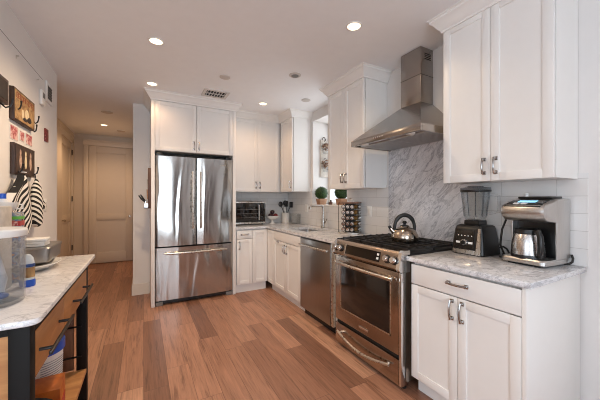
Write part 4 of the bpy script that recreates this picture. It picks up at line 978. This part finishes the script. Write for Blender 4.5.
b.skin([[b.bm.verts.new((0.036+0.030*math.cos(a)*min(1, wd/0.06), 1.2*wd*math.sin(a)+0.02*(0.37-z), z)) for a in [2*math.pi*i/20 for i in range(20)]] for z, wd in out]); b.obj('mitt', M['zebra'], t)
B().tube([(0.03, 0.07, 0.20), (0.04, 0.105, 0.17), (0.04, 0.12, 0.13)], [0.026, 0.028, 0.016], 12).obj('thumb', M['zebra'], t)
B().tube([(0.03, 0, 0.365), (0.03, 0.008, 0.385), (0.03, -0.004, 0.40), (0.03, -0.006, 0.37)], 0.003, 6).obj('loop', M['black'], t)

# ------------------------------------------------------------------ kitchen cart
KX0, KX1, KY0, KY1, KT = -0.765, -0.318, 1.212, 2.290, 0.914
t = thing('kitchen_cart', 'black steel and wood kitchen cart with marble top and two drawers', 'kitchen cart', (0, 0, 0))
b = B(); cxm, cym, chx, chy = -0.5355, 1.83, 0.2395, 0.622
b.skin([[b.bm.verts.new((cxm+p[0], cym+p[1], p[2])) for p in rr(chx-e, chy-e, 0.028, z)] for e, z in ((0.003, 0.893), (0.0, 0.896), (0.0, KT-0.004), (0.001, KT-0.001), (0.004, KT))], cap=True)
b.obj('top', M['cartstone'], t, ang=25)
ls = 0.052
for x in (KX0, KX1-ls):
    for y in (KY0, KY1-ls): B().box(x, x+ls, y, y+ls, 0.0, 0.893, 0.002).obj('leg', M['blacksteel'], t)
b = B(); b.box(KX1-0.035, KX1, KY0+ls, KY1-ls, 0.858, 0.893); b.box(KX0, KX0+0.03, KY0+ls, KY1-ls, 0.83, 0.893); b.box(KX0+ls, KX1-ls, KY0, KY0+0.034, 0.872, 0.893); b.box(KX0+ls, KX1-ls, KY1-0.034, KY1-0.004, 0.84, 0.893)
b.obj('top_rail', M['blacksteel'], t)
B().box(KX0+ls, KX1-ls, KY0+0.010, KY0+0.028, 0.20, 0.872).obj('end_panel', M['cartwood2'], t)
for y0, y1, p0, p1 in ((KY0+ls+0.002, 1.655, 1.255, 1.615), (1.659, KY1-ls-0.002, 1.79, 2.16)):
    d = B().box(KX1-0.020, KX1, y0, y1, 0.700, 0.855, 0.002).obj('drawer', M['cartwood'], t)
    B().box(KX0+0.10, KX1-0.021, y0+0.015, y1-0.015, 0.712, 0.835).obj('drawer_box', M['cartwood2'], d)
    b = B(); b.box(KX1+0.036, KX1+0.046, p0, p1, 0.770, 0.782, 0.002)
    for y in (p0+0.05, p1-0.05): b.tube([(KX1, y, 0.776), (KX1+0.040, y, 0.776)], 0.006, 10)
    b.obj('handle', M['black'], d)
B().box(KX0, KX1, KY0+ls, KY1-ls, 0.20, 0.225, 0.002).obj('shelf', M['cartwood2'], t)
for z in (0.312, 0.500):
    B().tube([(KX0+ls*0.5, KY1-ls-0.006, z), (KX1-ls*0.5, KY1-ls-0.006, z)], 0.006, 8).obj('end_rod', M['blacksteel'], t)
# pitcher
t = thing('water_container', 'large clear container with white lid at the near end of the cart', 'container', (-0.502, 1.455, KT), 0)
B().lathe([(0.001, 0.0), (0.096, 0.0), (0.102, 0.004), (0.104, 0.012), (0.107, 0.255), (0.104, 0.255), (0.100, 0.016), (0.001, 0.012)], n=48).obj('vessel', M['plastic'], t)
B().lathe([(0.109, 0.248), (0.111, 0.252), (0.111, 0.270), (0.106, 0.276), (0.001, 0.277)], n=48).obj('lid', M['white'], t)
B().lathe([(0.0985, 0.018), (0.1005, 0.11), (0.001, 0.11)], n=40).obj('water', M['water'], t)
b = B(); b.tube([(0.02, -0.02, 0.02), (0.025, -0.01, 0.09), (0.01, 0.0, 0.17), (0.015, 0.0, 0.24)], [0.03, 0.035, 0.028, 0.012], 12); b.obj('infuser', M['bag'], t)
b = B(); b.ball((0.045, -0.03, 0.035), 0.022, 2, (1.2, 0.8, 0.6)); b.obj('blue_piece', M['navy'], t)
# soap bottle
t = thing('soap_bottle', 'small milky soap bottle with bright blue base beside the clear container', 'bottle', (-0.452, 1.690, KT))
B().lathe([(0.0258, 0.0), (0.0274, 0.004), (0.0274, 0.024), (0.0251, 0.030)], n=28).obj('base', M['blue'], t)
B().lathe([(0.0236, 0.028), (0.0243, 0.10), (0.0198, 0.125), (0.0091, 0.14), (0.0008, 0.142)], n=28).obj('body', M['softwhite'], t)
B().lathe([(0.0249, 0.040), (0.0253, 0.085), (0.0245, 0.085), (0.0242, 0.040)], n=28).obj('label', M['art'], t)
B().lathe([(0.0254, 0.086), (0.0254, 0.100), (0.0245, 0.100), (0.0245, 0.086)], n=28).obj('label_band', M['navy'], t)
# platter, tin, napkins
t = tag(B().lathe([(0.001, 0.0), (0.11, 0.0), (0.125, 0.004), (0.170, 0.030), (0.172, 0.036), (0.166, 0.036), (0.120, 0.010), (0.001, 0.006)], n=48, sx=0.95, sy=1.05).obj('platter', M['ceramic'], loc=(-0.580, 2.095, KT)), 'white oval platter under the metal tin on the cart', 'platter')
t = thing('metal_tin', 'brushed metal lidded tin on the white platter', 'tin', (-0.595, 2.195, KT+0.0365), R(2))
b = B(); b.skin([[b.bm.verts.new(p) for p in rr(hx_, hy_, 0.02, z)] for hx_, hy_, z in ((0.128, 0.155, 0.0), (0.132, 0.159, 0.004), (0.135, 0.161, 0.068))]); b.obj('pan', M['tin'], t)
b = B(); b.skin([[b.bm.verts.new(p) for p in rr(hx_, hy_, 0.02, z)] for hx_, hy_, z in ((0.138, 0.164, 0.064), (0.139, 0.165, 0.078), (0.134, 0.160, 0.083))]); b.obj('lid', M['tin'], t)
for i in range(3):
    tag(B().box(-0.055, 0.055, -0.06, 0.06, 0, 0.0135, 0.003).obj('napkin_stack', M['white'], loc=(-0.545+0.003*i, 2.150, KT+0.1205+i*0.0142), rot=(0, 0, R(2*i))), ('lowest', 'middle', 'topmost')[i]+' of three white packets stacked on the metal tin', 'napkins', 'white packets on the tin')
# clutter behind the clear container
t = thing('snack_caddy', 'upright grey caddy with two black holes behind the clear container', 'caddy', (-0.565, 1.66, KT))
B().box(-0.05, 0.055, -0.06, 0.06, 0, 0.355, 0.006).obj('case', M['mirrorwhite'], t)
b = B()
for x, z in ((0.015, 0.335), (0.015, 0.295)): b.lathe([(0.011, 0), (0.011, 0.003), (0.001, 0.003)], (x, -0.0595, z), 16, axis='Y')
b.obj('hole', M['black'], t)
t = thing('snack_box', 'printed snack box with green and red bands behind the clear container', 'box', (-0.560, 1.815, KT), R(4))
B().box(-0.055, 0.055, -0.035, 0.035, 0, 0.325, 0.003).obj('carton', M['carton'], t)
b = B(); b.box(-0.0565, 0.0565, -0.0365, 0.0365, 0.292, 0.306); b.obj('green_band', M['green'], t)
b = B(); b.box(-0.0565, 0.0565, -0.0365, 0.0365, 0.262, 0.284); b.obj('red_band', M['red'], t)
b = B(); b.box(-0.01, 0.048, -0.0385, -0.035, 0.264, 0.282); b.obj('pale_print', M['pinkphoto'], t)
t = thing('teacup', 'white cup on top of the printed snack box', 'cup', (-0.560, 1.815, KT+0.3255), R(30))
B().lathe([(0.018, 0.0), (0.022, 0.002), (0.038, 0.022), (0.042, 0.045), (0.039, 0.045), (0.034, 0.024), (0.001, 0.008)], n=28).obj('cup', M['ceramic'], t)
B().tube([(0.036, 0, 0.036), (0.058, 0, 0.034), (0.058, 0, 0.016), (0.034, 0, 0.014)], 0.004, 8).obj('handle', M['ceramic'], t)
t = thing('spray_bottle', 'tall white and blue bottle behind the snack box', 'bottle', (-0.590, 1.878, KT))
B().lathe([(0.022, 0.0), (0.024, 0.01), (0.024, 0.350), (0.017, 0.378), (0.010, 0.390)], n=24).obj('body', M['white'], t)
B().lathe([(0.0247, 0.328), (0.0247, 0.346), (0.0235, 0.346), (0.0235, 0.328)], n=24).obj('label', M['blue'], t)
B().lathe([(0.012, 0.388), (0.012, 0.412), (0.001, 0.414)], n=16).obj('cap', M['blue'], t)

# lower shelf contents
SZ = 0.2255
t = thing('storage_tub', 'white printed tub with blue lid on the cart shelf', 'tub', (-0.475, 1.930, SZ))
B().lathe([(0.085, 0.0), (0.092, 0.006), (0.100, 0.29), (0.098, 0.30), (0.001, 0.30)], n=40).obj('tub', M['white'], t)
B().lathe([(0.105, 0.288), (0.108, 0.292), (0.108, 0.335), (0.102, 0.342), (0.001, 0.342)], n=40).obj('lid', M['blue'], t)
b = B()
for i in range(11):
    a0 = -1.25; z = 0.14+i*0.0115
    p = [((0.0945+0.0000345*1000*0+0.0275*z)*math.cos(a), (0.0945+0.0275*z)*math.sin(a)) for a in [a0+j*0.12 for j in range(12)]]
    for (x, y), (x2, y2) in zip(p, p[1:]):
        f = [b.bm.verts.new(q) for q in ((x, y, z), (x2, y2, z), (x2, y2, z+0.004), (x, y, z+0.004))]; b.bm.faces.new(f)
b.obj('label_lines', M['textgrey'], t)
b = B(); p = [(0.0985*math.cos(a), 0.0985*math.sin(a)) for a in [-1.75+j*0.1 for j in range(5)]]
for (x, y), (x2, y2) in zip(p, p[1:]):
    b.bm.faces.new([b.bm.verts.new(q) for q in ((x, y, 0.10), (x2, y2, 0.10), (x2*1.02, y2*1.02, 0.19), (x*1.02, y*1.02, 0.19))])
b.obj('label_emblem', M['navy'], t)
t = thing('orange_box', 'orange packaging box standing on the cart shelf in front of the tub', 'box', (-0.435, 1.745, SZ), R(4))
B().box(-0.085, 0.095, -0.075, 0.075, 0, 0.205, 0.004).obj('carton', M['orange'], t)
B().box(0.0945, 0.0965, -0.05, 0.05, 0.05, 0.13).obj('label', M['red'], t)
t = thing('frying_pan', 'small black pan standing on edge at the front of the cart shelf', 'pan', (-0.430, 1.535, SZ+0.142), R(14))
b = B(); b.lathe([(0.001, 0), (0.10, 0.0), (0.132, 0.030), (0.140, 0.034), (0.135, 0.036), (0.099, 0.006), (0.001, 0.006)], (0, 0, 0), 36, axis='Y'); b.obj('pan', M['black'], t)
B().tube([(-0.06, -0.01, 0.126), (-0.09, -0.012, 0.19)], 0.009, 8).obj('handle', M['nickel'], t)
tag(B().box(-0.70, -0.385, 2.246, 2.266, SZ, 0.66, 0.004).obj('cutting_board', M['plankwood']), 'tall brown wooden board standing at the far end of the cart', 'cutting board')
